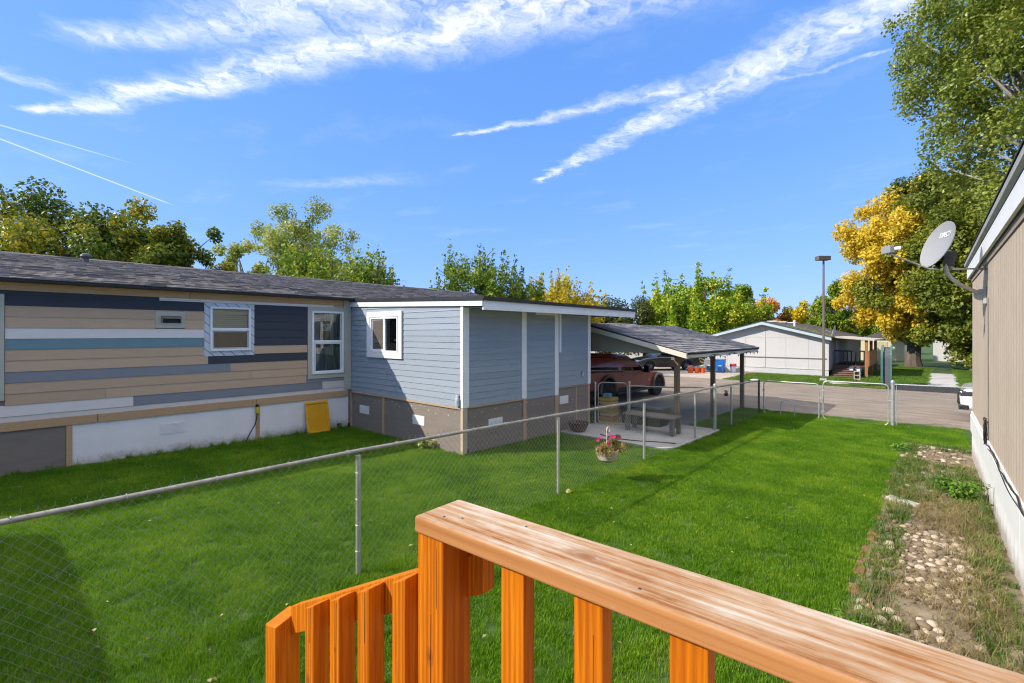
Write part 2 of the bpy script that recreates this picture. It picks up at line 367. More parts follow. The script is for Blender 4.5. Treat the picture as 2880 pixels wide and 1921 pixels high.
# ------------------------------------------------------------ rock bed beside the tan home
m_bed = mat('bed_soil', (.20, .145, .085), .95, .4, 6, world=True, bump=.8, bscale=70, col2=(.33, .27, .18))
bed = MB(); zz = lambda y: zg(y) + .006
for a, b in ((2.4, 5), (5, 8), (8, 11), (11, 13.9)):
    xl = lambda y: -.60 - .17*max(0, (y - 9)/5)
    bed.add([(xl(a), a, zz(a)), (.6, a, zz(a)), (.6, b, zz(b)), (xl(b), b, zz(b))], [(0, 1, 2, 3)])
bed_o = struct('planting_bed', bed, m_bed, label='weedy bed of river stones beside the tan home')
def stone_mesh(seed, flat=.6):
    r = np.random.default_rng(seed); import bmesh
    bm = bmesh.new(); bmesh.ops.create_icosphere(bm, subdivisions=2, radius=.5)
    sxyz = np.array([1, r.uniform(.62, .9), r.uniform(.4, .65)]); ph = r.uniform(0, 6, 6)
    for v in bm.verts:
        p = np.array(v.co); k = 1 + .09*math.sin(4*p[0] + ph[0]) + .08*math.sin(5*p[1] + ph[1]) + .06*math.sin(7*p[2] + ph[2])
        v.co = Vector(p*k*sxyz)
    me = bpy.data.meshes.new('stone'); bm.to_mesh(me); bm.free()
    for p in me.polygons: p.use_smooth = True
    return me
m_stone = mat('river_stone', (.34, .25, .16), .8, .45, 3, orand=.75, attr=0, bump=.25, bscale=9, col2=(.52, .43, .32))
stones = [stone_mesh(i) for i in range(5)]
for me in stones: me.materials.append(m_stone)
def bed_pt(r):
    k = r.uniform()
    if k < .56: return r.normal(-.02, .2), r.uniform(5.5, 7.7), 1.
    if k < .78: return r.normal(-.18, .14), r.uniform(4.3, 5.1), 1.1
    if k < .95: return r.uniform(-.55, .35), r.uniform(12.0, 13.7), 1.15
    return r.uniform(-.5, .3), r.uniform(5, 12), .9
r = np.random.default_rng(5); cnt = 0; placed = []
while cnt < 300:
    x, y, k = bed_pt(r); s = r.uniform(.045, .108)*k
    if not (-.56 < x < .42): continue
    if any((x - a)**2 + (y - b)**2 < (.34*(s + t))**2 for a, b, t in placed): continue
    placed.append((x, y, s))
    o = link('stone', stones[cnt % 5], None, bed_o); o.location = (x, y, zg(y) + .006 + s*.16); o.scale = (s, s, s)
    o.rotation_euler = (r.uniform(-.3, .3), r.uniform(-.3, .3), r.uniform(0, 6.28)); cnt += 1
# the smaller stones between them: one joined part
V = []; F = []; o0 = 0
base = np.array([v.co for v in stones[0].vertices]); bf = np.array([p.vertices[:] for p in stones[0].polygons])
for i in range(3600):
    x, y, k = bed_pt(r); s = r.uniform(.018, .055)
    if not (-.58 < x < .45): continue
    a = r.uniform(0, 6.28); rot = np.array([[math.cos(a), -math.sin(a), 0], [math.sin(a), math.cos(a), 0], [0, 0, 1]])
    V.append(base @ rot.T*s + np.array([x, y, zg(y) + .006 + s*.15])); F.append(bf + o0); o0 += len(base)
me = npmesh('pebbles', np.concatenate(V), np.concatenate(F), 3); me.materials.append(m_stone)
for p in me.polygons: p.use_smooth = True
tag(link('pebbles', me, None, bed_o), kind='stuff')
# dry straw and weeds in the bed
def strew(name, zones, tuft_fn, m, label, seed):
    r = np.random.default_rng(seed); V = []; F = []; RN = []; o = 0
    for (x0, x1, y0, y1, n) in zones:
        for i in range(n):
            x, y = r.uniform(x0, x1), r.uniform(y0, y1); v, f, q = tuft_fn(int(r.integers(1e6)), r)
            V.append(v + np.array([x, y, zg(y) + .006])); F.append(f + o); RN.append(q); o += len(v)
    ob = link(name, npmesh(name, np.concatenate(V), np.concatenate(F), 3, np.concatenate(RN)), m); return tag(ob, label, name.split('_')[-1], None, 'stuff')
strew('dry_straw', [(.05, .42, 4.2, 9, 260), (-.55, .45, 8, 9.4, 90), (-.5, .4, 4.2, 6, 90), (-.5, .45, 5.2, 12, 120), (-.2, .45, 7.4, 8.8, 80)], lambda s, r: blades(12, .11, .005, .06, 1.7, s), m_dry, 'flattened dry straw lying over the river stones', 31)
strew('bed_weeds', [(-.58, -.3, 4, 13.6, 480), (-.6, .45, 8.6, 11.8, 420), (.22, .5, 3.6, 11, 460), (-.55, -.2, 4.2, 4.9, 60), (-.58, .45, 13.2, 13.9, 70), (.0, .45, 3.4, 4.4, 160)], lambda s, r: blades(11, r.uniform(.05, .13), .007, .05, .9, s), m_weedgrass, 'tufts of green and yellow weeds along the edges of the stone bed', 32)

# a few fallen leaves on the lawn
r = np.random.default_rng(77); V = []; F = []; RN = []
for i in range(240):
    x, y = r.uniform(-10.5, -.7), r.uniform(-1, 16)
    if (x < -6.8 and y > 6) or (x < -4.1 and y > 9.2): continue
    s = r.uniform(.012, .028); a = r.uniform(0, 6.28); z = zg(y) + r.uniform(.03, .05); o0 = len(V)
    for k, (u_, w_) in enumerate(((1, 0), (0, .6), (-1, 0), (0, -.6))): V.append((x + s*(u_*math.cos(a) - w_*math.sin(a)), y + s*(u_*math.sin(a) + w_*math.cos(a)), z + (.008 if k % 2 else 0)))
    F.append((o0, o0 + 1, o0 + 2, o0 + 3)); RN += [r.uniform()]*4
me = npmesh('lawn_litter', V, F, 4, RN); tag(link('lawn_litter', me, mat('litter', (.30, .22, .08), .8, .5, 5, attr=.9, col2=(.45, .40, .22))), 'sparse fallen leaves lying on the lawn', 'leaves', None, 'stuff')
# ------------------------------------------------------------ long home with its blue addition
ST = (1.2, 1.2, 14)      # grain stretched along the boards
def wood_bump(): return dict(bump=.18, bscale=14, bstretch=(1.5, 1.5, 16))
m_tan = mat('siding_tan', (.54, .37, .24), .75, .10, 3, ST, orand=.3, **wood_bump())
m_trim = mat('primed_trim', (.52, .325, .175), .75, .12, 3, ST, orand=.2, **wood_bump())
m_white_b = mat('siding_pale', (.76, .68, .63), .7, .06, 3, ST, orand=.2, **wood_bump())
m_cream = mat('siding_cream', (.62, .56, .50), .7, .06, 3, ST, **wood_bump())
m_teal = mat('siding_teal', (.16, .265, .29), .7, .08, 3, ST, **wood_bump())
m_dark = mat('siding_charcoal', (.044, .048, .062), .7, .10, 3, ST, orand=.3, **wood_bump())
m_slate = mat('siding_slate', (.235, .24, .26), .7, .08, 3, ST, orand=.2, **wood_bump())
m_blue = mat('siding_blue', (.285, .325, .37), .7, .07, 2.5, (1.5, 1.5, 12), orand=.35, bump=.55, bscale=9, bstretch=(3, 3, 14))
m_whitep = mat('white_trim', (.80, .79, .76), .6, .04, 3, orand=.1, bump=.05, bscale=20)
m_grayp = mat('skirt_grey', (.225, .185, .155), .8, .10, 2, (1, 1, 5), orand=.1, bump=.2, bscale=18, bstretch=(2, 2, 30))
m_skirtw = mat('skirt_white', (.84, .79, .75), .75, .05, 1.5, bump=.05, bscale=15, dirt=(.16, .3, (.20, .16, .10), .55))
m_sage = mat('sage_trim', (.48, .455, .37), .7, .06, 3)
m_vinyl = mat('vinyl_white', (.82, .82, .82), .35, .02, 3)
m_batten = mat('raw_batten', (.42, .30, .19), .8, .12, 4, (4, 4, 1), orand=.2, **wood_bump())
m_black = mat('black_plastic', (.012, .012, .013), .5, .1, 5)
m_galv = mat('galvanised', (.52, .52, .50), .42, .18, 9, metal=.6, bump=.06, bscale=60)
m_vent = mat('vent_white', (.72, .72, .71), .5, .03, 8)
home = thing('mobile_home', 'long single-storey home with patchwork coloured siding and a blue boxy addition', 'house', (-11.1, 6.2, 0))
XW = -11.1
def boardX(y0, y1, z0, z1, m, x=XW, out=1, parent=home, name='siding_board', gap=.0015, t0=.006, t1=.014):
    """lap board on a wall facing +X: thin at its top, proud at its foot"""
    b = MB(); zt = z1; zb = z0 + .002
    b.prism([(x, zb), (x + t1*out, zb), (x + t0*out, zt), (x, zt)], 'y', y0 + gap, y1 - gap)
    return b.build(name, m, parent)
def boardY(x0, x1, z0, z1, m, y, parent=home, name='siding_board', gap=.0015, t0=.005, t1=.015):
    b = MB(); b.prism([(y, z0 + .002), (y - t1, z0 + .002), (y - t0, z1), (y, z1)], 'x', x0 + gap, x1 - gap)
    return b.build(name, m, parent)
# the wall body with real openings for the windows
m_sheath = mat('sheathing', (.25, .2, .15), .9, .1, 3)
def wallX(x, th, y0, y1, z0, z1, holes, m, name, parent):
    """wall slab facing +X between x-th and x, rectangular holes (y0,y1,z0,z1)"""
    b = MB(); yy = sorted(set([y0, y1] + [h[i] for h in holes for i in (0, 1)])); zz_ = sorted(set([z0, z1] + [h[i] for h in holes for i in (2, 3)]))
    for a, c_ in zip(yy[:-1], yy[1:]):
        for d, e in zip(zz_[:-1], zz_[1:]):
            if any(h[0] <= a and c_ <= h[1] and h[2] <= d and e <= h[3] for h in holes): continue
            b.box(x - th, x, a, c_, d, e)
    return b.build(name, m, parent)
def wallY(y, th, x0, x1, z0, z1, holes, m, name, parent):
    b = MB(); xx = sorted(set([x0, x1] + [h[i] for h in holes for i in (0, 1)])); zz_ = sorted(set([z0, z1] + [h[i] for h in holes for i in (2, 3)]))
    for a, c_ in zip(xx[:-1], xx[1:]):
        for d, e in zip(zz_[:-1], zz_[1:]):
            if any(h[0] <= a and c_ <= h[1] and h[2] <= d and e <= h[3] for h in holes): continue
            b.box(a, c_, y, y + th, d, e)
    return b.build(name, m, parent)
W1 = (3.067, 3.835, 1.996, 2.91); W2 = (5.182, 6.074, 1.384, 2.899)
wallX(XW, .12, -3, 6.2, .1, 3.2, [W1, W2], m_sheath, 'wall', home)
b = MB(); b.box(-16.6, XW - .12, -3, -2.9, .0, 3.2); b.box(-16.7, -16.6, -3, 13, 0, 3.2); b.box(-16.6, XW - .12, 12.9, 13, 0, 3.2)
b.box(XW - .1, XW, 10.6, 13, .1, 3.2); b.prism([(-16.9, 3.18), (-10.95, 3.18), (-13.92, 3.9)], 'y', 12.9, 13.0)
b.build('wall', mat('siding_plain', (.3, .22, .16), .8, .1, 2), home)
Zs = [3.05, 2.987, 2.804, 2.626, 2.443, 2.269, 2.092, 1.915, 1.733, 1.556, 1.379, 1.197, 1.018, .929]
rows = [
 [(-3, 2.22, m_dark), (2.22, 5.74, m_white_b), (5.74, 6.0, m_tan)],
 [(.2, 2.966, m_dark), (3.914, 5.08, m_dark)],
 [(.2, 2.155, m_tan), (2.63, 2.966, m_tan), (3.914, 5.08, m_dark)],
 [(.2, 2.155, m_tan), (2.63, 2.966, m_tan), (3.914, 5.08, m_dark)],
 [(.2, 2.966, m_white_b), (3.914, 5.08, m_dark)],
 [(.2, 2.966, m_teal), (3.914, 5.08, m_dark)],
 [(.2, 2.966, m_tan), (3.914, 5.08, m_tan)],
 [(.2, 3.035, m_tan), (3.035, 5.08, m_dark)],
 [(.2, 3.447, m_slate), (3.447, 5.08, m_tan)],
 [(.2, 3.86, m_tan), (3.86, 5.08, m_tan)],
 [(.2, 1.434, m_tan), (1.434, 5.05, m_tan), (5.05, 6.08, m_slate)],
 [(-3, 1.827, m_white_b), (1.827, 5.445, m_slate), (5.445, 6.08, m_cream)],
 [(-3, 6.08, m_cream)]]
for i, rw in enumerate(rows):
    for y0, y1, m in rw: boardX(y0, y1, Zs[i + 1], Zs[i], m)
# strips of board above / below the openings
boardX(2.155, 2.63, 2.79, 2.804, m_tan)
m_nail = mat('nail_filler', (.62, .50, .36), .8, .1, 20)
for y0, y1, z0, z1 in ((-3, 1.32, .786, .929), (1.33, 3.95, .786, .929), (3.955, 6.1, .786, .929), (-3, 2.7, 3.05, 3.181), (2.705, 4.63, 3.05, 3.181), (4.635, 5.98, 3.05, 3.181)):
    MB().box(XW, XW + .03, y0, y1, z0, z1).build('trim_board', m_trim, home, bevel=.003)
rr = np.random.default_rng(3)
nb = MB()
for z0 in (.80, 3.065):
    for y in np.arange(-.2, 5.9, .41):
        for k in (0, 1):
            yy, zz_ = y + rr.uniform(-.1, .1), z0 + .03 + .06*k + rr.uniform(-.01, .01); s = rr.uniform(.006, .013)
            nb.box(XW + .0295, XW + .0312, yy, yy + s*rr.uniform(1, 2), zz_, zz_ + s)
nb.build('nail_marks', m_nail, home)['kind'] = 'stuff'
# skirting below
MB().box(XW - .05, XW + .004, -3, .915, -.15, .786).build('skirting_panel', m_grayp, home)
MB().box(XW - .05, XW + .004, .995, 3.941, -.15, .786).build('skirting_panel', m_skirtw, home)
MB().box(XW - .05, XW + .004, 4.025, 6.12, -.15, .786).build('skirting_panel', m_skirtw, home)
for y0, y1 in ((.917, .993), (3.943, 4.023)): MB().box(XW - .05, XW + .022, y0, y1, -.15, .785).build('batten', m_trim, home, bevel=.003)
MB().box(XW, XW + .028, 6.0, 6.185, .95, 3.181).build('corner_trim', m_sage, home, bevel=.003)
sv = MB()
for i in range(9): sv.box(XW + .004, XW + .013, 2.238, 2.642, .421 + i*.023, .421 + i*.023 + .013)
sv.box(XW + .004, XW + .008, 2.225, 2.655, .41, .64); sv.build('skirting_vent', m_skirtw, home)
# sage panel of the window surround at the left end
pl = MB(); pl.box(XW, XW + .032, -1.3, .195, 2.987 - .1, 2.987); pl.box(XW, XW + .032, -1.3, .195, 1.286, 1.386); pl.box(XW, XW + .03, .09, .195, 1.387, 2.886); pl.box(XW, XW + .02, -1.3, .09, 1.387, 2.886); pl.build('window_surround', m_sage, home, bevel=.003)
# exhaust hood
ev = MB(); ev.box(XW, XW + .02, 2.157, 2.628, 2.463, 2.788); eo = ev.build('exhaust_vent', m_sage, home, bevel=.003)
hd = MB(); hd.prism([(XW + .02, 2.70), (XW + .10, 2.665), (XW + .10, 2.645), (XW + .02, 2.685)], 'y', 2.25, 2.56); hd.box(XW + .02, XW + .09, 2.25, 2.262, 2.56, 2.69); hd.box(XW + .02, XW + .09, 2.548, 2.56, 2.56, 2.69); hd.build('hood', mat('dull_metal', (.25, .22, .2), .5, .2, 6, metal=.5), eo)
MB().box(XW + .02, XW + .03, 2.262, 2.548, 2.56, 2.69).build('grille', m_black, eo)
# ---- windows
def glass(name='window_glass', tint=(.02, .025, .025), op=.08):
    if name in MATS: return MATS[name]
    m = bpy.data.materials.new(name); m.use_nodes = True; t = m.node_tree; n = t.nodes; l = t.links; n.remove(n['Principled BSDF'])
    tr = n.new('ShaderNodeBsdfTransparent'); tr.inputs[0].default_value = (.93, .96, .94, 1)
    df = n.new('ShaderNodeBsdfDiffuse'); df.inputs[0].default_value = (*tint, 1)
    m0 = n.new('ShaderNodeMixShader'); m0.inputs[0].default_value = op; l.new(tr.outputs[0], m0.inputs[1]); l.new(df.outputs[0], m0.inputs[2])
    gl = n.new('ShaderNodeBsdfGlossy'); gl.inputs['Roughness'].default_value = .015
    fr = n.new('ShaderNodeFresnel'); fr.inputs[0].default_value = 1.75
    m1 = n.new('ShaderNodeMixShader'); l.new(fr.outputs[0], m1.inputs[0]); l.new(m0.outputs[0], m1.inputs[1]); l.new(gl.outputs[0], m1.inputs[2])
    l.new(m1.outputs[0], n['Material Output'].inputs[0]); MATS[name] = m; return m
m_glass = glass(); m_screen = mat('insect_screen', (.17, .15, .13), .9, .25, 30)
m_inside = mat('room_dark', (.10, .10, .09), .9, .2, 1); m_curt = mat('curtain', (.30, .34, .28), .9, .15, 3, (1, 8, 1)); m_blind = mat('blind_slat', (.80, .81, .66), .6, .05, 4)
def frameX(x0, x1, y0, y1, z0, z1, w):
    return MB().box(x0, x1, y0, y1, z0, z0 + w).box(x0, x1, y0, y1, z1 - w, z1).box(x0, x1, y0, y0 + w, z0 + w, z1 - w).box(x0, x1, y1 - w, y1, z0 + w, z1 - w)
def frameY(y0, y1, x0, x1, z0, z1, w, wb=None):
    wb = wb or w
    return MB().box(x0, x1, y0, y1, z0, z0 + wb).box(x0, x1, y0, y1, z1 - w, z1).box(x0, x0 + w, y0, y1, z0 + wb, z1 - w).box(x1 - w, x1, y0, y1, z0 + wb, z1 - w)
m_inlight = mat('room_light', (.62, .63, .54), .9, .1, 1)
def room(x0, x1, y0, y1, z0, z1, parent):   # closed little room behind an opening, open to the window side (+X)
    b = MB(); b.box(x0, x1, y0, y0 + .02, z0, z1); b.box(x0, x1, y1 - .02, y1, z0, z1); b.box(x0, x0 + .02, y0 + .02, y1 - .02, z0, z1); b.box(x0 + .02, x1, y0 + .02, y1 - .02, z0, z0 + .02); b.box(x0 + .02, x1, y0 + .02, y1 - .02, z1 - .02, z1)
    return b.build('interior', m_inlight, parent)
# window with self-adhesive flashing
def wrap_mat():
    m = bpy.data.materials.new('flashing_tape'); m.use_nodes = True; t = m.node_tree; n = t.nodes; l = t.links; b = n['Principled BSDF']; b.inputs['Roughness'].default_value = .45
    ge = n.new('ShaderNodeNewGeometry'); mp = n.new('ShaderNodeMapping'); mp.inputs['Rotation'].default_value = (R(42), 0, 0); l.new(ge.outputs['Position'], mp.inputs[0])
    br = n.new('ShaderNodeTexBrick'); br.inputs['Scale'].default_value = 1; br.inputs['Color1'].default_value = (.62, .64, .68, 1); br.inputs['Color2'].default_value = (.56, .58, .62, 1); br.inputs['Mortar'].default_value = (.08, .08, .11, 1)
    br.inputs['Brick Width'].default_value = 40; br.inputs['Row Height'].default_value = .135; br.inputs['Mortar Size'].default_value = .006; br.inputs['Mortar Smooth'].default_value = .1
    sp = n.new('ShaderNodeSeparateXYZ'); l.new(mp.outputs[0], sp.inputs[0]); cb_ = n.new('ShaderNodeCombineXYZ'); l.new(sp.outputs[1], cb_.inputs[0]); l.new(sp.outputs[2], cb_.inputs[1]); l.new(cb_.outputs[0], br.inputs['Vector'])
    l.new(br.outputs[0], b.inputs['Base Color']); return m
win = frameX(XW + .002, XW + .012, 2.968, 3.912, 1.893, 2.985, .1); wo1 = win.build('window', wrap_mat(), home)
frameX(XW - .04, XW + .045, 3.067, 3.835, 1.996, 2.91, .04).build('frame', m_vinyl, wo1, bevel=.004)
MB().box(XW - .03, XW + .04, 3.107, 3.795, 2.415, 2.475).build('meeting_rail', m_vinyl, wo1, bevel=.004)
MB().box(XW - .01, XW - .005, 3.107, 3.795, 2.475, 2.87).build('pane', m_glass, wo1)
frameX(XW - .005, XW + .02, 3.107, 3.795, 2.036, 2.415, .03).build('sash', mat('screen_frame', (.42, .42, .43), .5), wo1)
MB().box(XW + .004, XW + .007, 3.137, 3.765, 2.066, 2.385).build('pane', glass('screen_glass', (.09, .075, .055), .6), wo1)
for i in range(9):
    z = 2.485 + i*.043; tl = .012 if i == 6 else 0
    MB().hexa([(XW - .075, 3.10, z), (XW - .045, 3.10, z + .004), (XW - .045, 3.80, z + .004 + tl), (XW - .075, 3.80, z + tl)], [(XW - .07, 3.10, z + .034), (XW - .055, 3.10, z + .038), (XW - .055, 3.80, z + .038 + tl), (XW - .07, 3.80, z + .034 + tl)]).build('blind_slat', m_blind, wo1)
for i in range(3): MB().box(XW - .07, XW - .055, 3.10, 3.80, 2.335 + i*.03, 2.358 + i*.03).build('blind_slat', m_blind, wo1)
room(XW - .5, XW - .125, 3.0, 3.9, 1.95, 2.95, wo1)
# tall window by the inner corner
win = frameX(XW, XW + .028, 5.085, 5.995, 1.278, 2.996, .1); wo2 = win.build('window', m_sage, home, bevel=.003)
frameX(XW - .04, XW + .05, 5.182, 6.074 - .09, 1.384, 2.899, .045).build('frame', m_vinyl, wo2, bevel=.004)
MB().box(XW - .03, XW + .04, 5.227, 5.939, 2.135, 2.195).build('meeting_rail', m_vinyl, wo2, bevel=.004)
frameX(XW - .02, XW + .03, 5.24, 5.93, 1.43, 2.134, .03).build('sash', m_vinyl, wo2, bevel=.003)
MB().box(XW - .012, XW - .007, 5.227, 5.939, 2.195, 2.854).build('pane', m_glass, wo2)
MB().box(XW - .002, XW + .003, 5.27, 5.90, 1.46, 2.104).build('pane', m_glass, wo2)
MB().box(XW - .018, XW - .0145, 5.44, 5.66, 2.42, 2.60).build('sticker', m_vinyl, wo2)
sg = MB()
for i in range(3): sg.hexa([(XW - .0142, 5.46 + i*.035, 2.45), (XW - .0138, 5.46 + i*.035, 2.45), (XW - .0138, 5.475 + i*.035, 2.45), (XW - .0142, 5.475 + i*.035, 2.45)], [(XW - .0142, 5.49 + i*.035, 2.57), (XW - .0138, 5.49 + i*.035, 2.57), (XW - .0138, 5.51 + i*.035, 2.57), (XW - .0142, 5.51 + i*.035, 2.57)])
sg.box(XW - .0142, XW - .0138, 5.575, 5.62, 2.44, 2.45); sg.build('sticker_mark', mat('sticker_green', (.02, .25, .08), .5), wo2)
cu = MB(); nn = 34
for y0, y1 in ((5.62, 6.05), (5.1, 5.2)):
    n_ = max(6, int((y1 - y0)/.02)); pts = [(XW - .2 + .02*math.sin(i*1.9), y0 + (y1 - y0)*i/n_) for i in range(n_ + 1)]
    cu.add([(x, y, 1.38) for x, y in pts] + [(x, y, 2.95) for x, y in pts], [(i, i + 1, n_ + 2 + i, n_ + 1 + i) for i in range(n_)])
cu.build('curtain', m_curt, wo2, smooth=True)
ri = room(XW - .62, XW - .125, 5.1, 6.12, 1.33, 2.95, wo2)
ip = MB(); ip.box(XW - .55, XW - .3, 5.2, 5.48, 1.92, 2.04); ip.box(XW - .4, XW - .36, 5.33, 5.40, 1.4, 2.9); ip.box(XW - .42, XW - .38, 5.42, 5.60, 2.2, 2.75); ip.build('bathroom_fitting', m_vinyl, wo2)
# ---- main roof: deck plus shingles laid course by course
m_shing = mat('shingle_grey', (.185, .162, .148), .95, .25, 5, orand=.6, attr=0, bump=.5, bscale=60, col2=(.27, .24, .22))
m_shing_a = mat('shingle_grey_joined', (.185, .162, .148), .95, .25, 5, attr=.6, bump=.5, bscale=60, col2=(.27, .24, .22), world=True)
def shingle_roof(parent, eave, ridge, z_e, z_r, y0, y1, vis, expo, m1, m2, deck_m, seed, n_single=300, th=.019, name='roof'):
    """roof plane from (x=eave,z_e) up to (x=ridge,z_r); returns the roof part"""
    r = np.random.default_rng(seed); d = Vector((ridge - eave, 0, z_r - z_e)); ln = d.length; u = d/ln; nrm = Vector((-u.z, 0, u.x)) if u.x > 0 else Vector((u.z, 0, -u.x))
    if nrm.z < 0: nrm = -nrm
    bk = MB(); t = .05
    bk.prism([(eave, z_e), (ridge, z_r), (ridge, z_r - t), (eave, z_e - t)], 'y', y0, y1); ro = bk.build(name, deck_m, parent)
    pcs = []; nc = int(ln/expo)
    for i in range(nc + 1):
        y = y0 - r.uniform(0, .25); s0 = i*expo - .012
        while y < y1:
            w = float(r.choice([.14, .2, .26, .33]));
            a, b_ = max(y, y0 - .01), min(y + w, y1 + .01)
            if b_ - a > .03: pcs.append((i, s0, a, b_, r.uniform(), int(r.integers(0, 3))))
            y += w
    def corners(s0, a, b_, k):
        ex = [0, .006, .014][k]; top = min(s0 + expo*1.25, ln)
        p = lambda s, y, h: Vector((eave, y, z_e)) + u*s + nrm*h
        o = Vector((0, 0, 0))
        hb = th*(1 + .5*(k == 2))
        lo = [p(s0 - ex, a, .001), p(s0 - ex, b_, .001), p(top, b_, .0005), p(top, a, .0005)]
        hi = [p(s0 - ex, a, hb), p(s0 - ex, b_, hb), p(top, b_, .0025), p(top, a, .0025)]
        return lo, hi
    pcs_v = sorted(pcs, key=lambda q: (eave + u.x*q[1])**2 + ((q[2] + q[3])/2)**2 if vis(q) else 1e9)
    cache = {}; inv = rootm(parent).inverted()
    for q in pcs_v[:n_single]:
        w = round(q[3] - q[2], 3); key = (w, q[5])
        if key not in cache:
            lo, hi = corners(0, 0, w - .004, q[5]); b = MB(); o = Vector((eave, 0, z_e)); b.hexa([v - o for v in lo], [v - o for v in hi]); cache[key] = b.mesh('shingle'); cache[key].materials.append(m1)
        ob = link('shingle', cache[key], None, ro); ob.location = inv @ (Vector((eave, q[2] + .002, z_e)) + u*q[1])
    V = []; F = []; RN = []; o = 0
    for q in pcs_v[n_single:]:
        lo, hi = corners(q[1], q[2] + .002, q[3] - .002, q[5]); V += [inv @ v for v in lo + hi]
        F += [[o + k for k in f] for f in ((4, 5, 6, 7), (0, 1, 5, 4), (1, 2, 6, 5), (3, 0, 4, 7))]; RN += [q[4]]*8; o += 8
    me = npmesh('shingle_field', [tuple(v) for v in V], F, 4, RN); me.materials.append(m2); s = link('shingle_field', me, None, ro); s['kind'] = 'stuff'
    return ro
m_deck = mat('roof_underlay', (.05, .048, .046), .95, .2, 4)
roof = shingle_roof(home, -10.86, -13.92, 3.235, 3.985, -3, 13, lambda q: q[2] > .1, .13, m_shing, m_shing_a, m_deck, 4)
MB().prism([(-13.92, 3.985), (-16.9, 3.25), (-16.9, 3.2), (-13.92, 3.93)], 'y', -3, 13.02).build('roof', m_shing_a, home)
MB().box(-10.93, -10.845, -3, 6.06, 3.182, 3.222).build('drip_edge', m_black, home)
cp = MB(); cp.prism([(-14.06, 3.965), (-13.92, 4.005), (-13.78, 3.965), (-13.92, 3.99)], 'y', -3, 13.01); cp.build('ridge_cap', m_shing_a, home)
rv = MB(); rv.lathe([(.05, 3.6), (.05, 3.93), (.08, 3.94), (.095, 3.97), (.085, 4.01), (.04, 4.04), (.01, 4.04)], (-13.3, 1.4, 0), n=16); rv.build('roof_vent', mat('vent_metal', (.12, .115, .11), .5, .2, 8, metal=.6), home, smooth=True)
# ---- addition
YF = 6.2; XS = -6.88
W3 = (-10.154, -9.01, 1.92, 2.743)
wallY(YF, .12, -11.1, -6.93, .1, 2.9, [W3], m_sheath, 'wall', home)
MB().box(XS - .12, XS, 6.32, 10.62, .1, 2.9).box(-11.0, XS, 10.62, 10.69, .1, 2.9).build('wall', mat('addition_blue_plain', (.2, .25, .31), .8, .1, 2), home)
ztop = lambda x: 2.995 - (x + 11.1)*.0358          # underside of the sloping fascia
zs = [.915 + .1265*i for i in range(18)]
for i in range(17):
    z0, z1 = zs[i], zs[i + 1]
    if z1 < 2.89:
        if z0 >= 1.79 - .12 and z1 <= 2.866 + .12 and not (z1 <= 1.79 or z0 >= 2.866):
            boardY(-11.07, -10.284, z0, z1, m_blue, YF); boardY(-8.846, -6.932, z0, z1, m_blue, YF)
            if z0 < 1.79: boardY(-10.284, -8.846, z0, 1.788, m_blue, YF)
            if z1 > 2.866: boardY(-10.284, -8.846, 2.868, z1, m_blue, YF)
        else: boardY(-11.07, -6.932, z0, z1, m_blue, YF)
    else:
        b = MB(); b.hexa([(-11.07, YF - .015, z0 + .002), (-6.932, YF - .015, z0 + .002), (-6.932, YF, z0 + .002), (-11.07, YF, z0 + .002)],
                         [(-11.07, YF - .005, max(z0 + .02, min(z1, ztop(-11.07)))), (-6.932, YF - .005, max(z0 + .006, min(z1, ztop(-6.932)))), (-6.932, YF, max(z0 + .006, min(z1, ztop(-6.932)))), (-11.07, YF, max(z0 + .02, min(z1, ztop(-11.07))))]); b.build('siding_board', m_blue, home)
        if z1 > 2.99: break
MB().hexa([(-11.07, YF - .004, 2.7), (-6.94, YF - .004, 2.7), (-6.94, YF - .001, 2.7), (-11.07, YF - .001, 2.7)], [(-11.07, YF - .004, 3.06), (-6.94, YF - .004, 2.90), (-6.94, YF - .001, 2.90), (-11.07, YF - .001, 3.06)]).build('siding_board', m_blue, home)
zs2 = [.925 + .1265*i for i in range(17)]
for y0, y1 in ((6.345, 7.927), (8.085, 9.138), (9.281, 10.575)):
    for i in range(16):
        z0, z1 = zs2[i], min(zs2[i + 1], 2.86)
        if y0 > 9 and z1 < 1.06: continue
        if y0 > 9 and z0 < 1.04: z0 = 1.04
        if 8 < y0 < 9 and z0 < .93: z0 = .88
        if z1 - z0 > .02: boardX(y0, y1, z0, z1, m_blue, XS)
# corner board, battens
MB().box(-6.93, XS + .022, YF - .022, YF - .001, .905, 2.9).box(XS + .001, XS + .022, YF, 6.345, .905, 2.9).build('corner_board', m_whitep, home, bevel=.003)
for y0, y1, z0 in ((7.927, 8.085, .91), (9.138, 9.281, .87), (10.575, 10.695, 1.04)):
    MB().box(XS + .001, XS + .025, y0, y1, z0, 2.86).build('batten', m_whitep, home, bevel=.003)
MB().box(XS + .001, XS + .035, 8.42, 9.137, 2.79, 2.86).build('trim_board', m_whitep, home, bevel=.003)
MB().box(XS + .026, XS + .05, 9.29, 9.36, 1.9, 2.85).build('trim_board', m_whitep, home, bevel=.003)
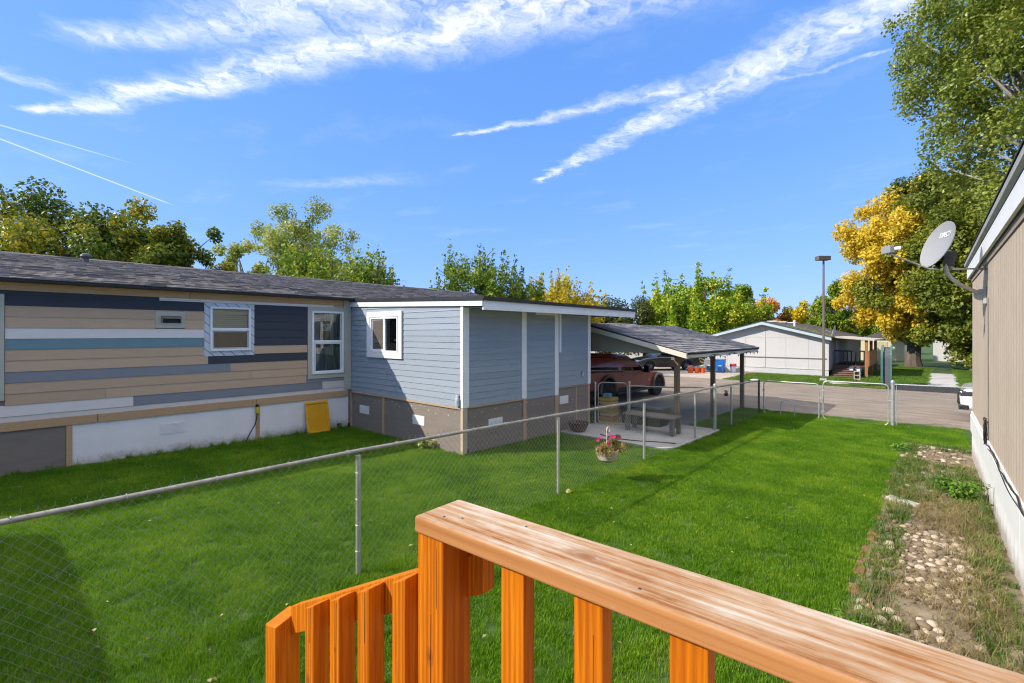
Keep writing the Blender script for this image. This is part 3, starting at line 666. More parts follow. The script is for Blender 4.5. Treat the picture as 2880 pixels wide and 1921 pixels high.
# grey skirting of the addition with raw battens
MB().box(-11.02, -9.652, YF - .006, YF + .05, -.15, .872).build('skirting_panel', m_grayp, home)
MB().box(-9.56, -6.93, YF - .006, YF + .05, -.15, .872).build('skirting_panel', m_grayp, home)
MB().box(-9.65, -9.562, YF - .026, YF + .04, -.15, .872).build('batten', m_batten, home, bevel=.003)
MB().box(-11.1, -11.022, YF - .026, YF + .04, -.15, .872).build('batten', m_batten, home, bevel=.003)
MB().box(-11.06, -6.93, YF - .032, YF, .874, .914).build('trim_board', m_batten, home, bevel=.003)
MB().box(-6.928, XS + .02, YF - .02, YF + .1, -.15, .9).build('corner_board', mat('raw_corner', (.50, .40, .28), .8, .1, 3), home, bevel=.003)
for y0, y1, zt in ((6.345, 7.965, .884), (8.085, 9.14, .868), (9.28, 10.6, 1.02)): MB().box(XS - .05, XS + .006, y0, y1, -.2, zt).build('skirting_panel', m_grayp, home)
MB().box(XS, XS + .03, 6.345, 7.967, .886, .924).build('trim_board', m_batten, home, bevel=.003)
MB().box(XS, XS + .03, 9.285, 10.6, 1.022, 1.039).build('trim_board', m_batten, home, bevel=.003)
for y0, y1, zt in ((7.97, 8.08, .908), (9.142, 9.278, .868), (10.0, 10.05, 1.02), (10.56, 10.66, 1.02)): MB().box(XS - .05, XS + .026, y0, y1, -.2, zt).build('batten', m_batten, home, bevel=.003)
nb = MB()
for i in range(26):
    x = -10.9 + i*.15 + rr.uniform(-.05, .05); z = .80 + rr.uniform(-.12, .03); s = rr.uniform(.012, .028); nb.box(x, x + s, YF - .0072, YF - .0062, z, z + s*rr.uniform(.4, 1))
for i in range(20):
    y = 6.5 + i*.2; z = .78 + rr.uniform(-.1, .04); s = rr.uniform(.01, .025); nb.box(XS + .0062, XS + .0072, y, y + s, z, z + s*.7)
nb.build('nail_marks', mat('putty', (.75, .70, .62), .8), home)['kind'] = 'stuff'
for x0, x1, z0, z1 in ((-10.656, -10.233, .40, .60), (-8.482, -8.071, .408, .609)):
    b = MB(); b.box(x0, x1, YF - .016, YF - .0065, z0, z1)
    for i in range(8): b.box(x0 + .03, x1 - .03, YF - .019, YF - .0165, z0 + .02 + i*.021, z0 + .031 + i*.021)
    b.build('skirting_vent', m_vent, home)
for y0, y1, z0, z1 in ((6.894, 7.308, .40, .60), (9.338, 9.694, .634, .828)):
    b = MB(); b.box(XS + .0065, XS + .016, y0, y1, z0, z1)
    for k in range(3):
        for i in range(5): b.box(XS + .0165, XS + .019, y0 + .03 + k*(y1 - y0 - .06)/3, y0 + .01 + (k + 1)*(y1 - y0 - .04)/3, z0 + .05 + i*.022, z0 + .06 + i*.022)
    b.build('skirting_vent', m_vent, home)
ob_ = MB().box(-7.03, -6.95, YF - .075, YF - .016, .94, 1.10).box(-7.02, -6.96, YF - .065, YF - .02, 1.10, 1.16).build('outlet_box', mat('outlet_grey', (.42, .48, .54), .4, .05, 5), home, bevel=.006)
MB().box(-7.015, -6.965, YF - .085, YF - .0755, .97, 1.06).build('cover', mat('outlet_grey', (.42, .48, .54), .4), ob_)
MB().box(XS + .016, XS + .05, 10.27, 10.35, 1.27, 1.38).build('outlet_box', m_galv, home, bevel=.004)
# roof of the addition: fascia, flashing, deck, soffit
m_fas = mat('white_fascia', (.78, .77, .74), .6, .05, 2)
zr = lambda x: 3.15 - (x + 11.1)*.0375
MB().hexa([(-11.07, YF - .045, zr(-11.07) - .117), (-6.3, YF - .045, zr(-6.3) - .100), (-6.3, YF - .012, zr(-6.3) - .100), (-11.07, YF - .012, zr(-11.07) - .117)], [(-11.07, YF - .045, zr(-11.07)), (-6.3, YF - .045, zr(-6.3)), (-6.3, YF - .012, zr(-6.3)), (-11.07, YF - .012, zr(-11.07))]).build('fascia', m_fas, home, bevel=.003)
MB().box(-6.335, -6.3, YF - .01, 12.08, 2.80, 2.985).build('fascia', m_fas, home, bevel=.003)
MB().hexa([(-10.9, YF - .06, zr(-10.9) + .004), (-6.27, YF - .06, zr(-6.27) + .004), (-6.27, YF - .05, zr(-6.27) + .004), (-10.9, YF - .05, zr(-10.9) + .004)], [(-10.9, YF - .06, zr(-10.9) + .085), (-6.27, YF - .06, zr(-6.27) + .08), (-6.27, YF - .05, zr(-6.27) + .08), (-10.9, YF - .05, zr(-10.9) + .085)]).build('flashing', mat('dark_flashing', (.045, .045, .048), .4, .2, 3, metal=.4), home)
rl = MB(); rl.hexa([(-11.2, YF - .05, zr(-11.2) + .01), (-6.27, YF - .05, zr(-6.27) + .005), (-6.27, 12.1, zr(-6.27) - .005), (-11.2, 12.1, zr(-11.2) + .01)], [(-11.2, YF - .05, zr(-11.2) + .09), (-6.25, YF - .05, zr(-6.25) + .075), (-6.25, 12.1, zr(-6.25) + .06), (-11.2, 12.1, zr(-11.2) + .09)])
rl.build('roof', mat('rolled_roofing', (.062, .06, .058), .9, .3, 6, bump=.3, bscale=80), home)
MB().hexa([(-6.9, 6.2, 2.865), (-6.336, 6.2, 2.84), (-6.336, 12.0, 2.83), (-6.9, 12.0, 2.865)], [(-6.9, 6.2, 2.88), (-6.336, 6.2, 2.855), (-6.336, 12.0, 2.845), (-6.9, 12.0, 2.88)]).build('soffit', mat('soffit', (.30, .30, .26), .8, .05, 2), home)
MB().hexa([(-11, 10.7, 2.84), (-6.9, 10.7, 2.84), (-6.9, 12.0, 2.84), (-11, 12.0, 2.84)], [(-11, 10.7, 2.86), (-6.9, 10.7, 2.86), (-6.9, 12.0, 2.86), (-11, 12.0, 2.86)]).build('soffit', mat('soffit', (.30, .30, .26)), home)
# addition window
x0, x1, z0, z1 = W3
wo3 = frameY(YF - .05, YF - .017, -10.281, -8.848, 1.79, 2.866, .125).build('window', m_whitep, home, bevel=.004)
frameY(YF - .04, YF + .05, x0, x1, z0, z1, .045).build('frame', m_vinyl, wo3, bevel=.004)
MB().box(-9.60, -9.53, YF - .03, YF + .04, z0 + .045, z1 - .045).build('mullion', m_vinyl, wo3, bevel=.004)
frameY(YF - .012, YF + .012, x0 + .045, -9.60, z0 + .045, z1 - .045, .028).build('sash', m_vinyl, wo3)
MB().box(x0 + .073, -9.628, YF - .002, YF + .001, z0 + .073, z1 - .073).build('screen', glass('sun_screen', (.20, .165, .13), .72), wo3)
MB().box(-9.53, x1 - .045, YF + .008, YF + .012, z0 + .045, z1 - .045).build('pane', m_glass, wo3)
b = MB(); b.box(-10.3, -10.28, 6.32, 7.6, 1.7, 2.9); b.box(-8.9, -8.88, 6.32, 7.6, 1.7, 2.9); b.box(-10.28, -8.9, 7.58, 7.6, 1.7, 2.9); b.box(-10.28, -8.9, 6.32, 7.58, 1.7, 1.72); b.box(-10.28, -8.9, 6.32, 7.58, 2.86, 2.88); b.box(-10.28, -8.9, 6.25, 6.319, 1.86, 1.90); b.build('interior', m_inside, wo3)
# ------------------------------------------------------------ leaves and trees
def leaf_mat(name, ramp, tr=.32, rough=.45):
    m = bpy.data.materials.new(name); m.use_nodes = True; t = m.node_tree; n = t.nodes; l = t.links
    b = n['Principled BSDF']; b.inputs['Roughness'].default_value = rough; b.inputs['Specular IOR Level'].default_value = .35
    at = n.new('ShaderNodeAttribute'); at.attribute_name = 'rnd'
    cr = n.new('ShaderNodeValToRGB'); l.new(at.outputs['Fac'], cr.inputs[0]); e = cr.color_ramp.elements
    while len(e) < len(ramp): e.new(.5)
    for i, (p, c) in enumerate(ramp): e[i].position = p; e[i].color = (*c, 1)
    l.new(cr.outputs[0], b.inputs['Base Color'])
    tl = n.new('ShaderNodeBsdfTranslucent'); l.new(cr.outputs[0], tl.inputs[0]); ms = n.new('ShaderNodeMixShader'); ms.inputs[0].default_value = tr
    l.new(b.outputs[0], ms.inputs[1]); l.new(tl.outputs[0], ms.inputs[2]); l.new(ms.outputs[0], n['Material Output'].inputs[0])
    return m
G1, G2, G3 = (0.061, 0.106, 0.010), (0.155, 0.214, 0.016), (0.349, 0.342, 0.025)
LM = dict(
 maple=leaf_mat('leaf_maple', [(0, G1), (.45, G2), (.8, (0.454, 0.370, 0.022)), (1, (0.800, 0.512, 0.030))]),
 green=leaf_mat('leaf_green', [(0, (0.079, 0.155, 0.012)), (.5, (0.227, 0.319, 0.018)), (1, (0.589, 0.556, 0.030))]),
 bright=leaf_mat('leaf_bright', [(0, (0.094, 0.205, 0.012)), (.5, (0.295, 0.431, 0.018)), (.85, (0.668, 0.595, 0.025)), (1, (0.800, 0.575, 0.041))]),
 pale=leaf_mat('leaf_pale', [(0, (0.189, 0.246, 0.045)), (.5, (0.400, 0.451, 0.081)), (1, (0.800, 0.698, 0.152))]),
 cherry=leaf_mat('leaf_cherry', [(0, (0.066, 0.133, 0.012)), (.5, (0.189, 0.288, 0.018)), (1, (0.536, 0.534, 0.050))]),
 gold=leaf_mat('leaf_gold', [(0, (0.206, 0.240, 0.012)), (.45, (0.557, 0.427, 0.015)), (1, (0.800, 0.632, 0.030))]),
 orange=leaf_mat('leaf_orange', [(0, (0.247, 0.171, 0.020)), (.5, (0.741, 0.325, 0.020)), (1, (0.800, 0.463, 0.041))]),
 dark=leaf_mat('leaf_dark', [(0, (0.045, 0.068, 0.012)), (.6, (0.114, 0.145, 0.025)), (1, (0.268, 0.256, 0.061))]),
 purple=leaf_mat('leaf_purple', [(0, (0.043, 0.026, 0.029)), (.6, (0.109, 0.065, 0.065)), (1, (0.203, 0.131, 0.109))]),
 cotton=leaf_mat('leaf_cottonwood', [(0, (.11, .165, .018)), (.45, (.235, .29, .033)), (.9, (.42, .44, .08)), (1, (.56, .48, .07))], .38, .35),
 mgreen=leaf_mat('leaf_green_maple', [(0, (.09, .135, .014)), (.45, (.21, .25, .025)), (.8, (.36, .355, .04)), (1, (.52, .42, .06))], .38),
 mixed=leaf_mat('leaf_turning', [(0, (.05, .085, .010)), (.3, (.13, .17, .014)), (.5, (.24, .235, .02)), (.62, (.66, .48, .022)), (.85, (.80, .62, .06)), (1, (.86, .72, .17))], .42),
 weed=leaf_mat('leaf_weed', [(0, (0.058, 0.145, 0.017)), (.5, (0.145, 0.290, 0.029)), (1, (0.319, 0.464, 0.072))]),
)
m_bark = mat('bark', (.13, .10, .075), .95, .35, 5, (1, 1, .25), bump=.9, bscale=14)
m_barkp = mat('bark_pale', (.36, .32, .26), .9, .3, 5, (1, 1, .3), bump=.6, bscale=12)
def leaves(cent, rad, n, size, r, asp=.75, up=.35, hue=None, vstretch=1., droop=.0):
    """cent (k,3), rad (k,), n leaves; returns mesh arrays. Each leaf is a folded pair of triangles."""
    k = len(cent); w = rad**2; w = w/w.sum(); idx = r.choice(k, n, p=w)
    d = r.normal(size=(n, 3)); d /= np.linalg.norm(d, axis=1)[:, None]
    q = r.uniform(0, 1, n)**.5
    p = cent[idx] + d*(rad[idx]*q)[:, None]*np.array([1, 1, vstretch])
    nm = d*.7 + r.normal(size=(n, 3))*.6 + np.array([0, 0, up]); nm /= np.linalg.norm(nm, axis=1)[:, None]
    a = np.cross(nm, r.normal(size=(n, 3))); a[:, 2] -= droop; a /= np.linalg.norm(a, axis=1)[:, None]; b = np.cross(nm, a)
    s = size*r.uniform(.65, 1.25, n)[:, None]
    v = np.empty((n, 4, 3)); v[:, 0] = p - a*s*.5; v[:, 2] = p + a*s*.5; v[:, 1] = p + b*s*.5*asp + nm*s*.12 - a*s*.08; v[:, 3] = p - b*s*.5*asp + nm*s*.12 - a*s*.08
    o = np.arange(n)[:, None]*4
    f = np.concatenate([o + np.array([0, 1, 2]), o + np.array([0, 2, 3])])
    cv = r.uniform(-.22, .22, k)
    rn = np.clip(.42 + cv[idx] + r.normal(0, .16, n), 0, 1)
    if hue is not None: rn = np.clip(hue(p, rn, r), 0, 1)
    return v.reshape(-1, 3), f, np.repeat(rn, 4)
def limb(b, p0, p1, r0, r1, r, wob=.08, n=5):
    p0, p1 = np.array(p0, float), np.array(p1, float); L_ = np.linalg.norm(p1 - p0); pts = []; q = r.normal(size=3)*wob*L_
    for i in range(n):
        t = i/(n - 1); pts.append(p0*(1 - t) + p1*t + q*math.sin(math.pi*t) + np.array([0, 0, .08*L_*math.sin(math.pi*t)]))
    b.tube(pts, [r0 + (r1 - r0)*i/(n - 1) for i in range(n)], 6)
    return pts
def tree(name, label, x, y, H, rx, zb, style, m, n, size, seed, trunk_r=.16, rz=None, bark=None, hue=None, k=26, asp=.75, lean=(0, 0), group=None, crad=.30, up=.35, base=None, gap=1., body=1.8):
    r = np.random.default_rng(seed); z0 = zg(y) if base is None else base
    t = thing(name, label, 'tree', (x, y, z0), 0, group); bark = bark or m_bark
    zc = (zb + H)/2; rh = (H - zb)/2; cent = []; rad = []
    if style == 'spikes':          # many upright leaders
        for i in range(k):
            a = r.uniform(0, 6.28); q = rx*math.sqrt(r.uniform()); hx, hy = q*math.cos(a), q*math.sin(a)
            top = H - (H - zb)*.5*(q/rx)**1.6*r.uniform(.7, 1.15) - r.uniform(0, .08)*H
            z = zb + r.uniform(0, .3); rr_ = rx*crad*r.uniform(.55, .9)
            while z < top:
                f_ = 1 - .78*((z - zb)/max(top - zb, .1))**1.6
                cent.append((x + hx*(1 + .25*(z - zb)/rh), y + hy*(1 + .25*(z - zb)/rh), z)); rad.append(rr_*max(f_, .2)); z += rr_*.75
        for i in range(int(k*body)):          # the dense body the leaders grow out of
            d = r.normal(size=3); d /= np.linalg.norm(d); q = r.uniform(.1, 1)**.5
            cent.append((x + d[0]*rx*.92*q, y + d[1]*rx*.92*q, zb + rh*.72 + d[2]*rh*.72*q)); rad.append(rx*crad*r.uniform(.6, 1.))
    else:
        while len(cent) < k:
            d = r.normal(size=3); d /= np.linalg.norm(d); q = r.uniform(.05, 1)**.5
            sh = 1 + .22*math.sin(3*math.atan2(d[1], d[0]) + seed) + r.uniform(-.12, .12)
            px, py, pz = d[0]*rx*q*sh, d[1]*rx*q*sh, d[2]*rh*q*(1 + r.uniform(-.1, .1))
            if style == 'cone': s_ = 1 - .62*(pz + rh)/(2*rh); px *= s_*1.3; py *= s_*1.3
            if style == 'vase': s_ = .55 + .55*(pz + rh)/(2*rh); px *= s_; py *= s_
            cent.append((x + px + lean[0]*(pz + rh), y + py + lean[1]*(pz + rh), zc + pz)); rad.append(rx*crad*r.uniform(.6, 1.25)*gap)
    cent = np.array(cent); rad = np.array(rad)
    b = MB(); top = (x + lean[0]*rh, y + lean[1]*rh, zc + .3*rh)
    tp = [(x, y, z0 - .1), (x + r.uniform(-.1, .1), y, z0 + (zb - z0)*.5), (x + lean[0]*.4*rh, y + lean[1]*.4*rh, zb + .2*rh), top]
    b.tube(tp, [trunk_r*1.35, trunk_r, trunk_r*.8, trunk_r*.25], 9); b.build('trunk', bark, t, smooth=True)
    bb = MB()
    for c_, ra in list(zip(cent, rad))[:60]:
        f_ = min(max((c_[2] - z0)/(H - z0)*.75, .25), .8); p0 = np.array(tp[1])*(1 - f_) + np.array(top)*f_ if f_ < .99 else np.array(top)
        p0[2] = max(zb*.8 + z0*.2, min(p0[2], c_[2] - .2)) if c_[2] - .2 > z0 else p0[2]
        limb(bb, p0, c_, trunk_r*.32, trunk_r*.06, r)
    if bb.v: bb.build('branches', bark, t, smooth=True)
    v, f, q = leaves(cent, rad, n, size, r, asp, up, hue)
    me = npmesh('crown', v - np.array([x, y, z0]), f, 3, q); me.materials.append(LM[m]); o = link('crown', me, None, t); o['kind'] = 'stuff'
    return t
TB = 'trees behind the long home'
tree('maple_tree', 'wide leafy maple with yellowing leaves, the tallest left of the roof vent pipe', -30.5, 2.0, 9.4, 3.9, 2.2, 'round', 'maple', 26000, .19, 101, k=60, group=TB, crad=.25)
tree('maple_tree', 'darker maple with a thin top shoot right of the widest maple behind the roof', -30.6, 4.9, 9.3, 2.8, 2.2, 'round', 'maple', 17000, .18, 102, k=44, group=TB, crad=.26)
tree('maple_tree', 'loose rounded maple, the maple nearest the open gap of sky', -27.0, 6.4, 7.9, 1.9, 2.2, 'round', 'maple', 12000, .17, 103, k=32, group=TB, crad=.30)
tree('maple_tree', 'cropped leafy maple at the very left edge of the view behind the roof', -31.6, -1.6, 8.0, 2.6, 2.2, 'round', 'maple', 14000, .18, 141, k=40, group=TB, crad=.26)
tree('birch_tree', 'pale feathery open tree rising behind the dark green upright trees', -33.9, 15.2, 12.0, 3.7, 3.2, 'vase', 'pale', 26000, .16, 104, k=95, group=TB, crad=.21, bark=m_barkp)
tree('birch_tree', 'small sparse pale tree leaning left beside the feathery tall tree', -33.2, 11.2, 8.9, 1.9, 3.2, 'vase', 'pale', 4600, .16, 114, k=24, group=TB, crad=.24, bark=m_barkp, lean=(-.05, -.10))
tree('pear_tree', 'dark green tree of upright spiky shoots in front of the pale feathery tree', -23.2, 11.9, 8.3, 3.2, 2.0, 'spikes', 'green', 26000, .16, 105, k=34, group=TB, crad=.24)
tree('pear_tree', 'short leafy tree with one pointed shoot standing just right of the spiky dark green tree', -21.4, 13.3, 7.2, 1.6, 2.0, 'spikes', 'green', 7500, .15, 106, k=14, group=TB, crad=.32)
tree('cherry_tree', 'large upright cherry with long leafy spires behind the blue addition', -19.1, 18.2, 8.1, 2.4, 2.2, 'spikes', 'cherry', 20000, .19, 107, k=26, group=TB, crad=.23, asp=.5)
tree('cherry_tree', 'narrow cherry with two leafy spires right of the large upright cherry', -17.6, 20.0, 7.0, 1.5, 2.2, 'spikes', 'cherry', 8500, .18, 108, k=13, group=TB, crad=.30, asp=.5)
tree('honey_locust', 'yellow green tree behind the white fascia of the blue addition', -18.4, 24.5, 7.2, 2.6, 2.0, 'spikes', 'gold', 20000, .16, 109, k=28, group=TB, crad=.26)
tree('plum_tree', 'small purple leaved tree peeking over the addition roof edge', -22.3, 33.6, 6.0, 2.1, 1.2, 'round', 'purple', 8000, .18, 110, k=24, crad=.32)
tree('hedge_tree', 'dull dark green tree behind the upper end of the carport roof', -20.0, 33.6, 5.3, 2.6, .6, 'round', 'dark', 12000, .18, 111, k=34, crad=.32)
tree('hedge_tree', 'lower dull green tree between the dark tree and the big bright ash', -18.2, 36.6, 5.0, 2.3, .6, 'round', 'dark', 9000, .18, 112, k=26, crad=.34)
tree('ash_tree', 'big bright green rounded ash behind the carport roof', -14.7, 39.0, 8.9, 4.3, .4, 'spikes', 'bright', 60000, .20, 113, k=30, crad=.20, body=5)
tree('ash_tree', 'darker green tree joined to the right side of the big bright ash', -12.6, 43.2, 7.0, 2.4, .8, 'round', 'green', 13000, .2, 115, k=34, crad=.3)
tree('autumn_tree', 'small orange and gold tree above the ridge of the white home', -12.6, 53.5, 5.9, 2.3, 1.2, 'round', 'orange', 9000, .24, 116, k=28, crad=.3)
tree('autumn_tree', 'small golden tree right of the orange tree above the white home', -11.0, 55, 5.6, 1.9, 1.2, 'round', 'gold', 6500, .24, 117, k=22, crad=.32)
FB = 'far trees on the horizon'
tree('far_tree', 'low yellow green tree far off just left of the street lamp', -13.4, 66, 5.0, 2.2, .8, 'round', 'gold', 5000, .26, 118, k=22, group=FB, crad=.34)
tree('far_tree', 'far grey green tree directly behind the street lamp pole', -13.2, 81, 6.2, 3.6, .8, 'round', 'dark', 7000, .30, 119, k=28, group=FB, crad=.32)
tree('far_tree', 'far olive tree right of the street lamp pole', -9.9, 73, 5.6, 3.2, .8, 'round', 'green', 7000, .28, 120, k=28, group=FB, crad=.32)
tree('far_tree', 'far rounded olive tree touching the yellow maple', -6.8, 74, 5.6, 3.0, .8, 'round', 'green', 6500, .28, 121, k=26, group=FB, crad=.32)
# the turning maple across the street and its green neighbour
def turning(p, rn, r):
    side = np.clip((-2.1 - p[:, 0]*.82 + (p[:, 1] - 45)*-.30)/2.2 + .62, -1, 1.3)          # the side away from its neighbour has turned
    side = side + .30*np.sin(p[:, 2]*.9 + p[:, 0]*.7) + .2*np.sin(p[:, 1]*1.7 + p[:, 2]*2.1) - .05 - .2*np.clip((p[:, 2] - 10)/4, 0, 1)
    return np.where(side + r.normal(0, .25, len(rn)) > .22, .62 + .38*rn, rn*.52)
tree('yellow_maple', 'huge maple across the street, brilliant yellow on its left side and green on the right', -1.5, 46.5, 14.2, 4.7, 1.2, 'round', 'mixed', 125000, .21, 130, trunk_r=.45, k=240, crad=.19, lean=(.05, .02), hue=turning)
tree('green_maple', 'broad green maple with low hanging boughs, right of the yellow maple', 1.9, 43.5, 13.6, 5.2, .7, 'round', 'mgreen', 90000, .21, 131, trunk_r=.42, k=210, crad=.165)
tree('pine_tree', 'small dark green tree under the left edge of the yellow maple', -6.8, 50, 6.9, 2.0, .5, 'cone', 'green', 9000, .23, 132, k=34, crad=.30)
# tall cottonwood at the right edge
tree('cottonwood_tree', 'tall cottonwood with a pale leaning trunk filling the upper right corner', 4.0, 29.6, 22, 5.2, 6.6, 'round', 'cotton', 80000, .15, 133, trunk_r=.26, k=300, crad=.15, bark=m_barkp, lean=(-.10, -.08))
# ------------------------------------------------------------ small plants
def plant(name, label, x, y, z, h, rx, n, size, m, seed, cat='plant', k=7, stem=True, asp=.6, group=None):
    r = np.random.default_rng(seed); t = thing(name, label, cat, (x, y, z), 0, group)
    cent = np.stack([x + r.uniform(-rx, rx, k)*.7, y + r.uniform(-rx, rx, k)*.7, z + h*r.uniform(.3, .85, k)], 1); rad = np.full(k, rx*.5)
    v, f, q = leaves(cent, rad, n, size, r, asp, .5); me = npmesh('foliage', v - np.array([x, y, z]), f, 3, q); me.materials.append(LM[m]); link('foliage', me, None, t)['kind'] = 'stuff'
    b = MB()
    for c_ in cent: b.tube([(x + (c_[0] - x)*.2, y + (c_[1] - y)*.2, z - .01), tuple(c_)], [.006, .003], 5)
    b.build('stem', mat('green_stem', (.08, .14, .03), .6), t); return t
plant('weed', 'large leafy green weed bush against the white skirting of the tan home', .18, 9.4, zg(9.4), .30, .24, 1100, .05, 'weed', 201, k=14)
plant('weed', 'bright leafy weed clump at the near left corner of the stone bed', -.56, 4.35, zg(4.35), .14, .22, 500, .05, 'weed', 202, k=10)
plant('weed', 'thin weed growing out of the tan home skirting joint below the cable coil', .42, 8.7, zg(8.7), .55, .10, 60, .04, 'dark', 203, k=6)
plant('weed', 'small pale green plant at the foot of the blue addition near its corner', -7.75, 6.06, zg(6.06), .22, .2, 260, .06, 'pale', 204, k=8)
plant('weed', 'tiny dark weed on the lawn at the inner corner of the home', -11.0, 5.85, zg(5.85), .16, .06, 40, .05, 'dark', 205, k=4)
plant('weed', 'low weed tuft at the far left corner of the stone bed', -.62, 12.6, zg(12.6), .16, .2, 300, .05, 'weed', 206, k=9)
# pot plant behind the addition window
pp = plant('house_plant', 'green pot plant standing inside the addition window', -9.17, 6.29, 1.96, .42, .12, 90, .07, 'weed', 207, k=6, cat='house plant')
MB().lathe([(.05, 1.902), (.065, 2.0), (.07, 2.02), (.055, 2.02)], (-9.17, 6.29, 0), n=14).build('pot', mat('pot_green', (.08, .2, .12), .3), pp, smooth=True)
# ------------------------------------------------------------ chain-link fences
m_wire = mat('fence_wire', (.36, .36, .335), .45, .12, 30, metal=.5)
m_rail = mat('fence_pipe', (.36, .335, .30), .5, .3, 6, metal=.5, bump=.08, bscale=30)
def wire_mesh(p0, p1, zb0, zb1, zt0, zt1, r=.0018, w=.038):
    """interlocked zigzag wires between ground point p0 and p1"""
    p0, p1 = np.array(p0, float), np.array(p1, float); Ln = np.linalg.norm(p1 - p0); d = (p1 - p0)/Ln; nrm = np.array([-d[1], d[0]])
    K = max(2, int(Ln/w)); h = min(zt0 - zb0, zt1 - zb1); S = int(h/w) | 1
    i = np.arange(S + 1); k = np.arange(K)
    col = k[:, None] + ((i[None, :] + (k[:, None] % 2)) % 2)
    t = np.clip(col*w/Ln, 0, 1)
    f = (i/S)[None, :]
    z = (zb0 + (zb1 - zb0)*t)*(1 - f) + (zt0 + (zt1 - zt0)*t)*f
    off = np.where(i % 2 == 0, .0028, -.0028)[None, :]*np.ones((K, 1))
    c = np.stack([p0[0] + d[0]*t*Ln + nrm[0]*off, p0[1] + d[1]*t*Ln + nrm[1]*off, z], -1)
    tip = c[:, -1:, :].copy(); tip[:, :, 2] += .02; tip[:, :, 0] += nrm[0]*.004; tip[:, :, 1] += nrm[1]*.004; c = np.concatenate([c, tip], 1)
    n = c.shape[1]
    o3 = np.array([[nrm[0]*r, nrm[1]*r, 0], [d[0]*r*.87 - nrm[0]*r*.5, d[1]*r*.87 - nrm[1]*r*.5, 0], [-d[0]*r*.87 - nrm[0]*r*.5, -d[1]*r*.87 - nrm[1]*r*.5, 0]])
    v = (c[:, :, None, :] + o3[None, None]).reshape(-1, 3)
    b = (np.arange(K)[:, None, None]*n + np.arange(n - 1)[None, :, None])*3 + np.arange(3)[None, None, :]
    b2 = (np.arange(K)[:, None, None]*n + np.arange(n - 1)[None, :, None])*3 + ((np.arange(3) + 1) % 3)[None, None, :]
    f_ = np.stack([b, b2, b2 + 3, b + 3], -1).reshape(-1, 4)
    return v, f_
def add_wire(parent, *a, **k):
    v, f = wire_mesh(*a, **k); M = rootm(parent).inverted(); v = v @ np.array(M.to_3x3()).T + np.array(M.translation)
    me = npmesh('wire_mesh', v, f, 4); me.materials.append(m_wire); o = link('wire_mesh', me, None, parent); o['kind'] = 'stuff'; return o
def post(parent, x, y, zt, r=.024, zb=None, m=m_galv, cap=True, name='post'):
    zb = zg(y) - .2 if zb is None else zb
    b = MB(); b.tube([(x, y, zb), (x, y, zt)], r, 12); o = b.build(name, m, parent, smooth=True)
    if cap: MB().lathe([(r*1.15, zt - .03), (r*1.18, zt), (r*.9, zt + r*.8), (r*.25, zt + r*1.1)], (x, y, 0), n=12).build('post_cap', m, o, smooth=True)
    return o
XF = -4.15
fence = thing('chain_link_fence', 'long chain-link fence running across the lawn from the left edge to the carport', 'fence', (XF, 2.4, zg(2.4)))
railpts = [(-3.7, 1.22), (2.395, 1.22), (5.61, 1.16), (8.32, 1.084), (10.82, 1.029), (12.1, 1.02), (13.35, .98), (16.0, .90)]
for (y, z) in railpts[1:-1]:
    big = abs(y - 12.1) < .1
    post(fence, XF + .0, y, z + (.06 if big else -.035), .036 if big else .024, cap=big)
post(fence, XF - .02, 16.02, .90, .03, m=mat('dark_pipe', (.06, .06, .06), .5, .2, 5, metal=.3))
rl = MB(); rl.tube([(XF - .03, y, z) for y, z in railpts], .0185, 10); rl.build('top_rail', m_rail, fence, smooth=True)
for (a, za), (b_, zb_) in zip(railpts[:-1], railpts[1:]):
    add_wire(fence, (XF + .032, a), (XF + .032, b_), zg(a) + .01, zg(b_) + .01, za + .06, zb_ + .06)
ties = MB()
for y in np.arange(-3.2, 15.8, .55):
    z = np.interp(y, [p[0] for p in railpts], [p[1] for p in railpts])
    ties.tube([(XF - .03 + .025*math.cos(t), y, z + .025*math.sin(t)) for t in np.linspace(0, 6.28, 9)], .0028, 5)
for (y, z) in railpts[1:-1]:
    for k in range(4): ties.tube([(XF + .028*math.cos(t), y + .028*math.sin(t), z - .2 - k*.25) for t in np.linspace(0, 6.28, 9)], .0025, 5)
ties.build('tie_wire', m_galv, fence)['kind'] = 'stuff'
# short fence from the corner post to the addition, with its little gate
f2 = thing('chain_link_fence', 'short chain-link fence with a narrow gate between the corner post and the blue addition', 'fence', (-5.5, 11.45, zg(11.45)))
ea, eb = (-4.15, 12.1), (-6.0, 11.2)
MB().tube([(*ea, 1.02), (-5.1, 11.64, .99), (*eb, 1.0)], .019, 10).build('top_rail', m_rail, f2, smooth=True)
add_wire(f2, ea, eb, zg(12), zg(11), 1.06, 1.05)
post(f2, *eb, 1.10, .026); post(f2, -6.78, 10.80, 1.06, .024)
gx = lambda t: (eb[0] + (-6.74 - eb[0])*t, eb[1] + (10.82 - eb[1])*t)
def gate_frame(a, b, z0, z1, r=.017, rad=.11, n=5):
    a, b = np.array(a), np.array(b); d = (b - a); Ln = np.linalg.norm(d); d = d/Ln; P_ = []
    for cx, cz, t0 in ((Ln - rad, z0 + rad, -90), (Ln - rad, z1 - rad, 0), (rad, z1 - rad, 90), (rad, z0 + rad, 180)):
        for k in range(n): 
            t = R(t0 + 90*k/(n - 1)); s = cx + rad*math.cos(t); P_.append((a[0] + d[0]*s, a[1] + d[1]*s, cz + rad*math.sin(t)))
    P_.append(P_[0]); return MB().tube(P_, r, 9)
g_ = gate_frame(gx(.06), gx(.96), .0, 1.07).build('gate_frame', m_rail, f2, smooth=True)
add_wire(f2, gx(.08), gx(.94), .03, .03, 1.04, 1.04)
